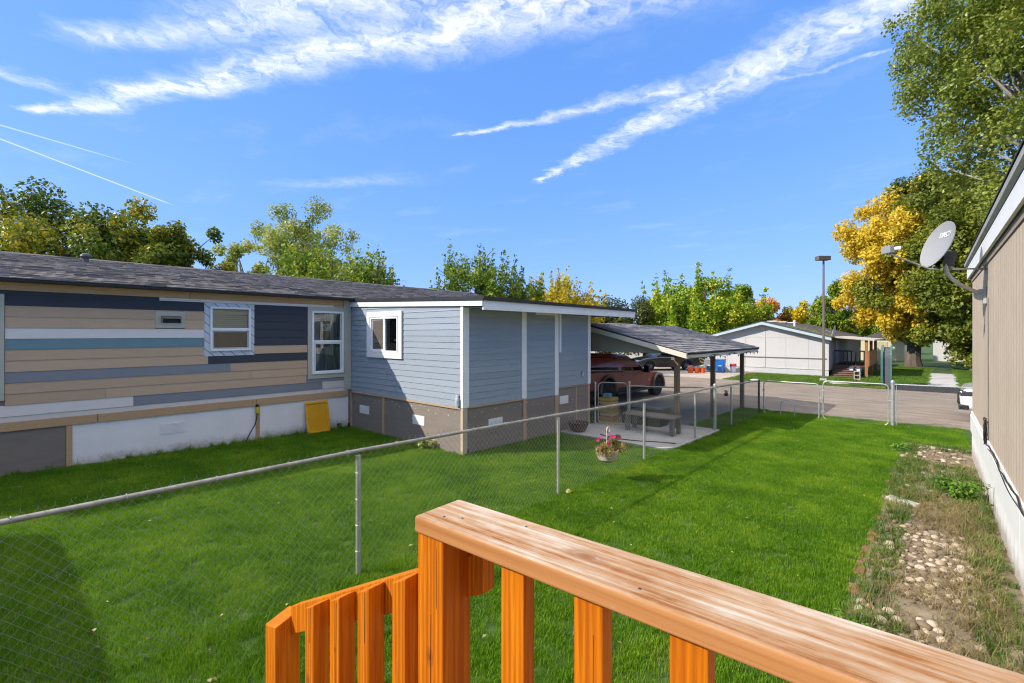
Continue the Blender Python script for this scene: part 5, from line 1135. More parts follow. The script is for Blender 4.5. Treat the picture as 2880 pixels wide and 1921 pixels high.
side_quad([(12.75, 1.20), (15.18, 1.05), (15.2, 1.50), (12.9, 1.60)], 'cap_window', mat('cap_black', (.006, .006, .007), .12, .1, 2), off=.012)
side_quad([(15.42, 1.03), (16.16, .99), (16.10, 1.42), (15.42, 1.46)], 'window', m_cglass, off=.012)
side_quad([(16.26, .985), (16.98, .955), (16.92, 1.10), (16.52, 1.40), (16.2, 1.42)], 'window', m_cglass, off=.012)
for y, z0, z1 in ((15.29, .40, 1.04), (16.21, .36, 1.0), (17.3, .32, .90)): MB().box(X0 - .004, X0 + .0015, y - .006, y + .006, z0, z1).build('door_seam', m_black, truck)
for y, z in ((15.42, .83), (16.32, .80)): MB().box(X0, X0 + .03, y, y + .17, z, z + .035).build('door_handle', m_maroon, truck, bevel=.008)
mr_ = MB().box(X0 + .02, X0 + .24, 16.92, 17.10, .88, 1.16).build('mirror', m_black, truck, bevel=.03); MB().box(X0 - .05, X0 + .03, 16.96, 17.04, .93, .98).build('mirror_arm', m_black, mr_)
for cy, cz, rr_ in ((14.36, .36, .50), (18.24, .24, .47)):
    P_ = [(X0 + .03, cy + (rr_ + .035)*math.cos(t), cz + (rr_ + .035)*math.sin(t)) for t in np.linspace(math.pi*1.02, -.02*math.pi, 17)]; MB().tube(P_, [.055]*17, 8).build('wheel_flare', m_flare, truck, smooth=True)
for cy, cz, rr_ in ((14.36, .34, .44), (18.24, .28, .41)):
    wheel(truck, X0 - .13, cy, cz - .02, rr_, .3, rimm=m_black); wheel(truck, X1 + .13, cy, cz - .02, rr_, .3)
MB().box(X1 + .1, X0 + .02, 14.95, 17.7, .18, .27).build('running_board', m_black, truck, bevel=.02)
MB().box(X1 + .15, X0 - .15, 12.8, 18.6, .2, .5).build('chassis', m_black, truck)
MB().box(X1, X0, 18.80, 18.98, .10, .40).build('bumper', m_rim, truck, bevel=.04); MB().box(X1 + .3, X0 - .3, 18.84, 18.88, .42, .64).build('grille', m_black, truck)
for x in (X0 - .22, X1 + .22): MB().box(x - .16, x + .16, 18.78, 18.86, .46, .64).build('headlight', mat('lamp_clear', (.6, .6, .58), .1, .05, 3), truck, bevel=.02)
MB().box(X0 - .002, X0 + .004, 17.42, 17.50, .52, .60).build('badge', m_rim, truck)
# sedan on the far driveway
sed = thing('sedan', 'dark parked sedan with a sky blue windscreen on the far driveway', 'car', (-14.3, 31.4, -.134), R(52))
def sd(name, b, m, par=sed, **k): return b.build(name, m, par, world=False, **k)
m_dpaint = mat('paint_dark', (.035, .028, .028), .2, .1, 3, coat=1)
prof = [(-2.25, .28), (-1.85, .25)] + [(-1.35 + .36*math.cos(t), .28 + .36*math.sin(t)) for t in np.linspace(math.pi, 0, 7)] + [(-.7, .22), (.85, .22)] + [(1.32 + .36*math.cos(t), .28 + .36*math.sin(t)) for t in np.linspace(math.pi, 0, 7)] + [(1.95, .26), (2.3, .36), (2.34, .62), (2.2, .88), (1.5, .95), (-.9, .92), (-1.6, .84), (-2.2, .66)]
sd('body', MB().prism(prof, 'y', -.88, .88), m_dpaint, bevel=.09, seg=3)
sd('cabin', loft([[(-1.05, -.8, .86), (1.95, -.8, .92), (1.95, .8, .92), (-1.05, .8, .86)], [(-.25, -.64, 1.36), (1.15, -.64, 1.36), (1.15, .64, 1.36), (-.25, .64, 1.36)], [(.0, -.5, 1.42), (.95, -.5, 1.42), (.95, .5, 1.42), (.0, .5, 1.42)]]), m_dpaint, bevel=.06, seg=3, smooth=True)
m_wshield = glass('windscreen', (.10, .14, .18), .6)
sd('windscreen', MB().hexa([(-1.04, -.70, .92), (-1.03, -.70, .91), (-1.03, .70, .91), (-1.04, .70, .92)], [(-.34, -.58, 1.335), (-.32, -.58, 1.32), (-.32, .58, 1.32), (-.34, .58, 1.335)]), m_wshield)
for s in (-1, 1):
    sd('window', MB().add([(-.75, s*.775, .95), (.4, s*.79, .97), (.42, s*.665, 1.32), (-.22, s*.66, 1.32)], [(0, 1, 2, 3)]), m_cglass)
    sd('window', MB().add([(.47, s*.79, .97), (1.5, s*.785, .99), (1.1, s*.665, 1.32), (.49, s*.665, 1.32)], [(0, 1, 2, 3)]), m_cglass)
    sd('mirror', MB().box(-.72, -.58, s*.93 - .07, s*.93 + .07, .94, 1.05), m_dpaint, bevel=.02)
    for x in (-1.35, 1.32):
        o = MB().lathe([(.2, -.1), (.29, -.1), (.32, -.06), (.32, .06), (.29, .1), (.2, .1)], (x, s*.80, .30), 'y', 20); w_ = sd('wheel', o, m_tyre, smooth=True)
        sd('rim', MB().lathe([(.2, .07*1), (.19, .1), (.03, .06)], (x, s*.80 - (.0 if s > 0 else .17) + (0 if s > 0 else 0), .30), 'y', 14), m_rim, w_, smooth=True)
    sd('headlight', MB().box(-2.2, -2.05, s*.62 - .2, s*.62 + .2, .60, .72), mat('lamp_clear', (.6, .6, .58)), bevel=.03)
# white vehicle nose behind the tan home
suv = thing('white_suv', 'white vehicle with a black grille and lamps, its nose showing past the tan home corner', 'car', (2.7, 19.3, -.126))
m_wpaint = mat('paint_white', (.75, .76, .77), .25, .04, 3, coat=1)
prof = [(.55, .22), (.95, .20)] + [(1.45 + .40*math.cos(t), .24 + .40*math.sin(t)) for t in np.linspace(math.pi, 0, 7)] + [(2.0, .2), (3.7, .2)] + [(4.25 + .40*math.cos(t), .24 + .40*math.sin(t)) for t in np.linspace(math.pi, 0, 7)] + [(4.8, .24), (5.1, .35), (5.1, .95), (2.0, 1.0), (1.0, .93), (.52, .82), (.40, .60), (.42, .32)]
MB().prism(prof, 'y', 18.4, 20.3).build('body', m_wpaint, suv, bevel=.1, seg=3)
loft([[(1.7, 18.46, .96), (5.0, 18.46, .96), (5.0, 20.24, .96), (1.7, 20.24, .96)], [(2.6, 18.62, 1.5), (4.8, 18.62, 1.55), (4.8, 20.08, 1.55), (2.6, 20.08, 1.5)], [(2.8, 18.75, 1.58), (4.6, 18.75, 1.62), (4.6, 19.95, 1.62), (2.8, 19.95, 1.58)]]).build('cab', m_wpaint, suv, bevel=.06, smooth=True)
MB().add([(1.95, 18.44, 1.0), (4.7, 18.44, 1.0), (4.6, 18.585, 1.46), (2.6, 18.59, 1.44)], [(0, 1, 2, 3)]).build('window', m_cglass, suv)
MB().add([(1.68, 18.6, 1.0), (1.68, 20.1, 1.0), (2.56, 20.0, 1.47), (2.56, 18.7, 1.47)], [(0, 1, 2, 3)]).build('windscreen', m_cglass, suv)
MB().box(.375, .43, 18.85, 19.85, .42, .70).build('grille', m_black, suv, bevel=.02)
for y in (18.62, 20.06): MB().box(.40, .72, y - .24, y + .18, .60, .74).build('headlight', mat('lamp_dark', (.05, .05, .055), .15), suv, bevel=.04)
for y in (18.62, 20.06): MB().box(.38, .60, y - .23, y + .12, .22, .36).build('fog_lamp', m_black, suv, bevel=.03)
for x in (1.45, 4.25):
    for y in (18.52, 20.18): MB().lathe([(.22, -.1), (.33, -.1), (.36, -.06), (.36, .06), (.33, .1), (.22, .1)], (x, y, .235), 'y', 20).build('wheel', m_tyre, suv, smooth=True)
# ------------------------------------------------------------ patio things
m_greyw = mat('weathered_wood', (.17, .15, .135), .85, .25, 4, (1, 6, 6), bump=.3, bscale=12)
pt = thing('garden_bench', 'low weathered slatted wooden bench on the patio behind the fence', 'bench', (-5.1, 10.9, 0))
for i in range(4): MB().box(-5.85, -4.55, 10.55 + .14*i, 10.67 + .14*i, .36, .40).build('seat_slat', m_greyw, pt, bevel=.004)
for x in (-5.8, -4.66):
    for y in (10.6, 10.98): MB().box(x, x + .09, y, y + .09, zg(y) + .045, .36).build('leg', m_greyw, pt, bevel=.004)
bx = thing('storage_bin', 'black storage tote under the truck side behind the patio fence', 'storage bin', (-6.0, 11.8, zg(11.8)))
MB().hexa([(-6.35, 11.45, -.06), (-5.3, 11.45, -.06), (-5.3, 12.0, -.06), (-6.35, 12.0, -.06)], [(-6.4, 11.4, .42), (-5.25, 11.4, .42), (-5.25, 12.05, .42), (-6.4, 12.05, .42)]).build('tub', m_black, bx, bevel=.02)
MB().box(-6.43, -5.22, 11.38, 12.07, .43, .48).build('lid', mat('lid_bluegrey', (.10, .12, .16), .5), bx, bevel=.015)
cr = thing('wooden_crate', 'stack of yellow brown boards and boxes by the addition corner', 'crate', (-6.6, 11.5, zg(11.5)))
rr = np.random.default_rng(8)
for i in range(7): MB().box(-6.78, -6.40, 11.0 + rr.uniform(-.03, .03), 11.35 + rr.uniform(-.02, .03), -.03 + .1*i, .055 + .1*i).build('box', mat('box_%d' % (i % 3), [(.45, .30, .08), (.38, .22, .07), (.50, .36, .16)][i % 3], .8, .15, 6), cr, bevel=.006)
MB().box(-6.7, -6.52, 11.05, 11.2, .675, .76).build('carton', mat('carton_teal', (.12, .35, .38), .6), cr)
pot = thing('planter_bowl', 'dark reddish planter bowl on the patio against the addition', 'planter', (-6.55, 9.62, zg(9.6)))
MB().lathe([(.12, -.01), (.2, .06), (.25, .2), (.26, .22), (.22, .22), (.17, .12), (.02, .1)], (-6.5, 9.6, 0), n=18).build('bowl', mat('planter_red', (.09, .045, .04), .7, .2, 6), pot, smooth=True)
hz = thing('garden_hose', 'thin dark hose curling across the patio slab', 'hose', (-5, 9.6, 0))
P_ = [(-5.9 + 1.7*t, 9.62 - .12*math.sin(t*5) + .35*max(0, t - .6), zg(9.6) + .058) for t in np.linspace(0, 1, 26)]; MB().tube(P_, .010, 6).build('hose', m_cab, hz, smooth=True)
br_ = MB().lathe([(.05, 0), (.07, .05), (.06, .10), (.02, .11)], (-5.35, 9.45, zg(9.45) + .045), n=12).build('brown_pot', mat('pot_brown', (.16, .06, .035), .8, .2, 7), None, smooth=True); tag(br_, 'tiny rusty brown pot at the grass edge of the patio', 'pot')
# hanging basket on the fence
hb = thing('flower_basket', 'hanging basket of pink flowers and yellowing leaves hooked on the fence', 'flower basket', (-4.0, 6.87, .30))
bxx, byy = -3.97, 6.68
MB().lathe([(.07, .30), (.14, .34), (.175, .43), (.18, .50), (.17, .50), (.13, .42), (.02, .40)], (bxx, byy, 0), n=18).build('pot', mat('basket_coir', (.42, .30, .20), .9, .4, 9, bump=.5, bscale=30, col2=(.62, .52, .45)), hb, smooth=True)
P_ = [(bxx - .10, byy, .80)] + [(bxx - .10 + .0*k, byy + .02 + .05*math.cos(t), .86 + .05*math.sin(t)) for k, t in enumerate(np.linspace(math.pi, -.6, 8))]
MB().tube([(bxx, byy, .50), (bxx, byy - .02, .72)] + [(bxx, byy + .03 + .05*math.cos(t), .80 + .05*math.sin(t)) for t in np.linspace(math.pi, -.7, 9)], .010, 8).build('hook', mat('hook_cream', (.62, .54, .42), .5), hb, smooth=True)
r = np.random.default_rng(61)
cent = np.stack([bxx + r.uniform(-.15, .15, 14), byy + r.uniform(-.2, .2, 14), r.uniform(.47, .62, 14)], 1); v, f, q = leaves(cent, np.full(14, .085), 900, .045, r, .6, .3)
LM['basket'] = leaf_mat('leaf_basket', [(0, (.10, .13, .02)), (.4, (.30, .27, .05)), (.7, (.48, .30, .12)), (1, (.55, .42, .2))])
me = npmesh('foliage', v - np.array(hb.location), f, 3, q); me.materials.append(LM['basket']); link('foliage', me, None, hb)['kind'] = 'stuff'
m_pink = mat('petal_pink', (.62, .035, .20), .5, .25, 9, trans=.2)
for i in range(15):
    px, py, pz = bxx + r.uniform(-.14, .17), byy + r.choice([-.17, .08, .12]) + r.uniform(-.08, .08), r.uniform(.58, .74) if i < 11 else r.uniform(.45, .58)
    b = MB()
    for k in range(5):
        t = k*1.2566 + r.uniform(0, .3); n_ = Vector((r.uniform(.2, 1), r.uniform(-.8, -.2), r.uniform(.1, .8))).normalized() if k == 0 else n_
        a = n_.cross(Vector((0, 0, 1))).normalized(); c2 = n_.cross(a); d = a*math.cos(t) + c2*math.sin(t); e = a*math.cos(t + .6) + c2*math.sin(t + .6); e0 = a*math.cos(t - .6) + c2*math.sin(t - .6); p = Vector((px, py, pz))
        b.add([p, p + e0*.024 + n_*.006, p + d*.036 + n_*.010, p + e*.024 + n_*.006], [(0, 1, 2), (0, 2, 3)])
    b.build('flower', m_pink, hb)
# small bird-like ornament wired to the fence and yellow ball
ob = thing('fence_ornament', 'small dark bird shaped ornament wired to the fence near the corner post', 'ornament', (-4.1, 12.75, .78))
MB().lathe([(.005, -.10), (.035, -.06), (.05, 0), (.035, .06), (.02, .09), (.004, .11)], (-4.08, 12.72, .80), 'y', 12).build('body', m_black, ob, smooth=True)
for s in (-1, 1): MB().add([(-4.08, 12.70, .82), (-4.08 + s*.02, 12.62, .92), (-4.06, 12.80, .88), (-4.08, 12.76, .80)], [(0, 1, 2, 3)]).build('wing', mat('wing_grey', (.2, .2, .18), .6), ob)
tag(MB().lathe([(.004, -.045), (.03, -.033), (.045, 0), (.03, .033), (.004, .045)], (-4.05, 5.72, zg(6) + .045), n=14).build('ball', mat('ball_yellow', (.40, .40, .08), .7), None, smooth=True), 'small yellow ball in the grass at the foot of the fence post', 'ball')
# yellow storage lid leaning on the white skirting
lid = thing('yellow_tote_lid', 'yellow plastic tote lid leaning against the white skirting', 'tote lid', (-10.98, 5.27, .0))
m_yel = mat('plastic_yellow', (.72, .36, .006), .45, .06, 5)
def tilt(b):
    b.v = [(-11.075 + .15*(1 - (z/.76)) + x, y, z*.985) for x, y, z in b.v]; return b
zl = .0
tilt(MB().box(0, .012, 5.03, 5.53, zl, .75)).build('panel', m_yel, lid)
b = MB(); b.box(.012, .035, 5.0, 5.56, zl - .01, .05); b.box(.012, .035, 5.0, 5.56, .70, .76); b.box(.012, .035, 5.0, 5.06, .05, .70); b.box(.012, .035, 5.50, 5.56, .05, .70); tilt(b).build('rim', m_yel, lid, bevel=.012)
b = MB()
for i in range(-3, 6):
    for s in (1, -1):
        y0, y1, z0, z1 = 5.08, 5.48, .10 + .09*i, .10 + .09*i + .26
        if s < 0: y0, y1 = y1, y0
        ta = max(0, (.09 - z0)/(z1 - z0)); tb = min(1, (.67 - z0)/(z1 - z0))
        if tb - ta > .15: b.hexa([(.011, y0 + (y1 - y0)*ta, z0 + (z1 - z0)*ta), (.019, y0 + (y1 - y0)*ta, z0 + (z1 - z0)*ta), (.019, y0 + (y1 - y0)*ta, z0 + (z1 - z0)*ta + .012), (.011, y0 + (y1 - y0)*ta, z0 + (z1 - z0)*ta + .012)], [(.011, y0 + (y1 - y0)*tb, z0 + (z1 - z0)*tb), (.019, y0 + (y1 - y0)*tb, z0 + (z1 - z0)*tb), (.019, y0 + (y1 - y0)*tb, z0 + (z1 - z0)*tb + .012), (.011, y0 + (y1 - y0)*tb, z0 + (z1 - z0)*tb + .012)])
tilt(b).build('rib', m_yel, lid)
for y, z in ((5.02, .66), (5.03, .36), (5.02, .05), (5.54, .04), (5.54, .66)): tilt(MB().box(.034, .0365, y - .006, y + .006, z, z + .03)).build('slot', m_black, lid)
# power cord
pc = thing('power_cord', 'black power cord with a yellow plug hanging down the skirting batten', 'power cord', (-11.06, 3.9, 0))
MB().tube([(-11.045, 3.955, .62), (-11.045, 3.945, .52), (-11.04, 3.91, .38), (-11.03, 3.80, .2), (-11.02, 3.73, .06), (-11.02, 3.76, .0)], .011, 8).build('cord', m_cab, pc, smooth=True)
MB().box(-11.078, -11.02, 3.935, 3.985, .62, .76).build('plug', mat('plug_yellow', (.62, .50, .02), .5), pc, bevel=.008); MB().lathe([(.03, .76), (.035, .79), (.02, .82)], (-11.05, 3.955, 0), n=10).build('inlet', m_black, pc)
# ------------------------------------------------------------ far side of the street
m_wh = mat('far_white', (.54, .515, .49), .8, .04, 2, bump=.2, bscale=3, bstretch=(30, 1, 1)); m_ltrim = mat('far_trim', (.42, .52, .53), .6, .05, 3)
wh = thing('white_home', 'white panel-sided double-wide home with a blue green roof trim across the street', 'house', (-8.2, 32.7, -.13))
for x0, x1 in ((-11.7, -10.42), (-10.41, -9.30), (-9.29, -8.20), (-8.19, -7.0), (-6.99, -5.8), (-5.79, -4.8)):
    zt = min(2.05 + .29*(min(x0 + 11.9, -4.6 - x1) if False else 0), 2.12); MB().box(x0, x1, 32.68, 32.72, .25, 2.12).build('wall_panel', m_wh, wh)
MB().prism([(-11.7, 2.125), (-4.8, 2.125), (-8.23, 3.02)], 'y', 32.675, 32.72).build('gable_panel', m_wh, wh)
MB().box(-11.65, -4.82, 32.73, 47, .2, 2.1).build('wall', mat('far_wall_side', (.40, .36, .31), .85, .06, 2), wh)
b = MB()
for i in range(46): x = -11.7 + .15*i; b.hexa([(x, 32.66, -.2), (x + .15, 32.675, -.2), (x + .15, 32.70, -.2), (x, 32.70, -.2)], [(x, 32.66, .25), (x + .15, 32.675, .25), (x + .15, 32.70, .25), (x, 32.70, .25)])
b.build('skirting', mat('far_skirt', (.55, .54, .52), .6, .04, 3), wh); MB().box(-11.7, -4.79, 32.64, 32.69, .245, .27).build('skirting_cap', mat('far_cap', (.45, .44, .42), .6), wh)
MB().box(-9.6, -4.9, 32.655, 32.678, .86, .92).build('stripe_board', mat('far_stripe', (.13, .125, .12), .7), wh)
MB().box(-8.24, -8.12, 32.655, 32.675, .3, 3.0).build('seam_trim', m_wh, wh)
for s in (-1, 1):
    xe = -8.23 + s*3.62; ze = 2.13
    MB().hexa([(-8.23, 32.25, 2.93), (xe, 32.25, ze - .16), (xe, 32.30, ze - .16), (-8.23, 32.30, 2.93)], [(-8.23, 32.25, 3.10), (xe, 32.25, ze), (xe, 32.30, ze), (-8.23, 32.30, 3.10)]).build('rake_trim', m_ltrim, wh)
    MB().hexa([(-8.23, 32.24, 3.10), (xe, 32.24, ze), (xe, 47, ze), (-8.23, 47, 3.10)], [(-8.23, 32.24, 3.15), (xe, 32.24, ze + .05), (xe, 47, ze + .05), (-8.23, 47, 3.15)]).build('roof', mat('far_roof', (.075, .07, .072), .95, .4, 3, bump=.5, bscale=12, stretch=(1, 1, 3)), wh)
b = MB(); r = np.random.default_rng(4)
for i in range(260):
    t = r.uniform(.25, 1); x = -8.23 + 3.62*t; y = 32.4 + r.exponential(1.6) + (1 - t)*2; z = 3.155 - (3.1 - 2.13)*t + .004; s = r.uniform(.03, .07)
    b.add([(x, y, z), (x + s, y + s*.3, z - s*.26), (x + s*.6, y + s, z + .02)], [(0, 1, 2)])
tag(b.build('fallen_leaves', LM['gold'], None), 'scatter of fallen yellow leaves on the white home roof', 'leaves', None, 'stuff')
for i, y in enumerate((34.5, 37, 40)): MB().box(-8.5, -7.9, y, y + .5, 3.15, 3.21).build('ridge_vent', m_vent, wh)
MB().lathe([(.06, 2.8), (.06, 3.12), (.09, 3.13), (.09, 3.2), (.02, 3.22)], (-7.0, 35, 0), n=10).build('roof_vent', m_vent, wh)
# porch of the white home
po = thing('porch', 'shaded wooden porch with steps and a flat roof on the side of the white home', 'porch', (-3.9, 35, -.13))
m_brn = mat('porch_wood', (.13, .06, .038), .8, .2, 4); m_ored = mat('porch_red', (.34, .14, .05), .75, .15, 4)
MB().hexa([(-4.66, 33.4, 2.12), (-2.75, 33.4, 1.95), (-2.75, 40, 1.95), (-4.66, 40, 2.12)], [(-4.66, 33.4, 2.2), (-2.75, 33.4, 2.03), (-2.75, 40, 2.03), (-4.66, 40, 2.2)]).build('roof', mat('porch_roof', (.50, .45, .38), .7, .1, 2), po)
for y in (33.55, 36, 38.6): MB().box(-3.2, -3.06, y, y + .14, -.2, 1.98).build('post', m_ored, po)
MB().box(-4.75, -3.0, 33.9, 39, .42, .50).build('floor', m_brn, po)
for i in range(5): MB().box(-4.74, -3.35, 33.88 - .24*(i + 1), 33.88 - .24*i + .03, .32 - .11*i, .36 - .11*i).build('step', mat('step_wood', (.20, .12, .09), .8, .2, 4), po); MB().box(-4.72, -3.37, 33.87 - .24*(i + 1) + .05, 33.87 - .24*(i + 1) + .07, .22 - .11*i, .32 - .11*i).build('riser', m_brn, po)
MB().box(-3.1, -3.03, 34, 38.5, .50, 1.35).build('side_panel', m_ored, po)
for i in range(8): MB().box(-4.7 + .2*i, -4.64 + .2*i, 33.95, 34.0, .5, 1.3).build('baluster', m_black, po) if i > 1 else None
MB().box(-4.72, -3.2, 33.93, 34.02, 1.30, 1.38).build('rail', m_black, po)
MB().box(-4.80, -4.75, 35.0, 36.0, .55, 2.0).build('door', mat('porch_door', (.5, .5, .5), .6), po)
dd = thing('roof_dish', 'small grey satellite dish on the roof edge of the white home', 'satellite dish', (-4.9, 34.2, 2.2))
MB().lathe([(.26, .05), (.18, .02), (.02, 0), (.02, -.02), (.18, 0), (.27, .04)], (-4.75, 34.2, 2.62), 'x', 16).build('reflector', m_dg, dd, smooth=True); MB().tube([(-4.9, 34.2, 2.14), (-4.8, 34.2, 2.55)], .02, 6).tube([(-4.75, 34.2, 2.4), (-5.3, 34.0, 2.62)], .012, 6).build('mast', m_mast, dd)
# lamp post
lp = thing('street_lamp', 'tall slim square street lamp with a box head across the street', 'street lamp', (-4.57, 29.55, -.134))
m_lp = mat('lamp_bronze', (.16, .13, .10), .5, .1, 5, metal=.3)
b = MB(); b.hexa([(-4.63, 29.49, -.2), (-4.51, 29.49, -.2), (-4.51, 29.61, -.2), (-4.63, 29.61, -.2)], [(-4.61, 29.51, 6.22), (-4.53, 29.51, 6.22), (-4.53, 29.59, 6.22), (-4.61, 29.59, 6.22)]); b.build('pole', m_lp, lp)
hb_ = MB().box(-.32, .32, -.18, .18, 0, .22); hb_.v = [tuple(Matrix.Rotation(R(42), 3, 'Z') @ Vector(v) + Vector((-4.6, 29.52, 6.22))) for v in hb_.v]; hb_.build('lamp_head', m_lp, lp, bevel=.02)
MB().box(-4.72, -4.42, 29.4, 29.7, -.2, .0).build('footing', m_conc, lp)
# mailboxes
mb_ = thing('mailbox_stand', 'pair of dark mailboxes over a cream newspaper holder on one post', 'mailbox', (-2.98, 27.5, -.13))
MB().box(-2.99, -2.92, 27.46, 27.53, -.2, .62).build('post', mat('post_brown', (.10, .08, .07), .8), mb_)
for x in (-3.22, -2.95):
    o = MB().prism([(x, .60), (x + .2, .60)] + [(x + .1 + .1*math.cos(t), .72 + .1*math.sin(t)) for t in np.linspace(0, math.pi, 8)], 'y', 27.3, 27.75).build('mailbox', mat('mailbox_grey', (.10, .11, .13), .4, .2, 4, metal=.4), mb_); MB().box(x + .04, x + .16, 27.285, 27.3, .63, .70).build('door_plate', m_vinyl, o)
b = MB()
for z in (.22, .40): b.box(-3.02, -2.78, 27.3, 27.66, z, z + .02); 
b.box(-3.02, -2.78, 27.3, 27.66, .575, .595); b.box(-3.02, -3.0, 27.3, 27.66, .24, .575); b.box(-2.80, -2.78, 27.3, 27.66, .24, .575); b.box(-2.99, -2.81, 27.64, 27.66, .24, .575); b.build('newspaper_holder', mat('holder_cream', (.66, .60, .46), .6), mb_)
# green shelter frame
gs = thing('green_shelter', 'tall green metal panel with a curved top standing beside the street', 'shelter', (-1.95, 28.8, -.13))
m_grn = mat('shelter_green', (.06, .16, .13), .5, .15, 4)
pr = [(28.62, -.2), (28.70, -.2)] + [(28.62 + .08 + .0, 1.2)] + [(29.3 - .60*math.cos(t), 1.22 + .50*math.sin(t)) for t in np.linspace(0, math.pi/2, 8)] + [(29.3 - .68*math.cos(t), 1.22 + .58*math.sin(t)) for t in np.linspace(math.pi/2, 0, 8)]
MB().prism(pr, 'x', -2.12, -2.04).build('frame', m_grn, gs); MB().prism(pr, 'x', -1.78, -1.70).build('frame', m_grn, gs)
pi = [(28.72, -.2), (29.3, -.2), (29.3, 1.70)] + [(29.3 - .58*math.cos(t), 1.2 + .48*math.sin(t)) for t in np.linspace(math.pi/2, 0, 8)]
MB().prism(pi, 'x', -2.03, -1.79).build('panel', mat('shelter_panel', (.10, .10, .11), .7, .1, 4), gs)
# bins, buckets and clutter on the far driveway
def bin_(label, x, y, m, name='wheelie_bin'):
    t = thing(name, label, 'bin', (x, y, -.13), R(8), 'wheeled bins')
    MB().hexa([(-.22, -.25, .02), (.22, -.25, .02), (.22, .25, .02), (-.22, .25, .02)], [(-.29, -.33, .78), (.29, -.33, .78), (.29, .33, .78), (-.29, .33, .78)]).build('body', m, t, bevel=.03, world=False)
    MB().hexa([(-.31, -.36, .785), (.31, -.36, .785), (.31, .36, .80), (-.31, .36, .80)], [(-.28, -.32, .85), (.28, -.32, .85), (.28, .32, .87), (-.28, .32, .87)]).build('lid', m, t, bevel=.02, world=False)
    for x_ in (-.2, .2): MB().lathe([(.03, -.03), (.1, -.03), (.1, .03), (.03, .03)], (x_, .27, .1), 'x', 12).build('wheel', m_black, t, world=False)
    b = MB().box(-.05, .12, -.315, -.30, .42, .46).build('label', m_vinyl, t, world=False)
    b = MB().box(-.1, .1, -.30, -.262, .1, .40).build('recess', mat('recess_dark', (.01, .04, .14), .6) if 'blue' in label else m_black, t, world=False)
bin_('bright blue wheeled recycling bin by the white home', -10.5, 31.6, mat('bin_blue', (.006, .13, .46), .4, .06, 4))
bin_('grey wheeled bin half hidden left of the blue bin', -11.25, 31.8, mat('bin_grey', (.24, .25, .25), .5, .06, 4))
for i, (x, y, s, l_) in enumerate(((-11.75, 29.9, 1.1, 'orange bucket lying leftmost in the far clutter'), (-11.42, 30.1, 1., 'middle orange bucket on the far driveway'), (-11.14, 30.3, 1., 'rightmost orange bucket on the far driveway'))):
    t = thing('bucket', l_, 'bucket', (x, y, -.13)); MB().lathe([(.13*s, 0), (.16*s, .34*s), (.17*s, .36*s), (.15*s, .35*s), (.12*s, .05)], (0, 0, 0), n=16).build('pail', mat('bucket_orange', (.72, .12, .02), .5, .1, 4), t, world=False, smooth=True); MB().tube([(.16*s*math.cos(a), .16*s*math.sin(a)*.3, .34*s + .1*math.sin(a)) for a in np.linspace(0, math.pi, 9)], .006, 5).build('handle', m_galv, t, world=False)
wb = thing('paint_bucket', 'white pail with a red rim beside the white home', 'bucket', (-9.9, 32.2, -.13)); MB().lathe([(.16, 0), (.19, .4), (.17, .4), (.14, .05)], n=14).build('pail', m_vinyl, wb, world=False, smooth=True); MB().lathe([(.2, .40), (.2, .5), (.17, .56), (.05, .56)], n=14).build('rim', mat('rim_red', (.5, .05, .05), .5), wb, world=False, smooth=True)
sc_ = thing('scrap_pile', 'jumbled pile of boards, pipes and bags behind the orange buckets', 'scrap pile', (-11.9, 32.6, -.13)); r = np.random.default_rng(12)
for i in range(16):
    x, y, z = r.uniform(-12.9, -11.0), r.uniform(31.6, 33.4), r.uniform(-.05, .45); d = Vector((r.uniform(-1, 1), r.uniform(-.4, .4), r.uniform(-.2, .35))).normalized()*r.uniform(.4, 1.1)
    MB().tube([(x - d.x*.5, y, z), (x + d.x*.5, y + d.y*.5, z + d.z*.5 + .1)], r.uniform(.02, .06), 6).build('board', mat('scrap_%d' % (i % 4), [(.4, .33, .26), (.55, .52, .48), (.25, .18, .12), (.12, .13, .16)][i % 4], .8, .15, 5), sc_)
for i, (x, y, s) in enumerate(((-12.4, 31.5, .28), (-11.9, 31.7, .34), (-12.7, 32.2, .35))): MB().lathe([(.02, 0), (s, .03), (s*1.05, s*.5), (s*.6, s*.95), (.03, s)], (x, y, -.13), n=12).build('bag', mat('bag_blue', (.04, .07, .14), .4, .2, 5), sc_, smooth=True)
wf = thing('wooden_fence', 'short golden wooden plank fence behind the sedan', 'fence', (-14.3, 35.4, -.13))
for i in range(12): x = -15.3 + .165*i; MB().box(x, x + .15, 35.0 + .06*i, 35.03 + .06*i, -.2, 1.0 + .03*(i % 2)).build('plank', mat('plank_gold', (.55, .30, .07), .75, .15, 4, orand=.4), wf)
for z in (.15, .8): MB().hexa([(-15.35, 35.04, z), (-13.3, 35.78, z), (-13.3, 35.82, z), (-15.35, 35.08, z)], [(-15.35, 35.04, z + .09), (-13.3, 35.78, z + .09), (-13.3, 35.82, z + .09), (-15.35, 35.08, z + .09)]).build('rail', mat('plank_gold', (.55, .30, .07)), wf)
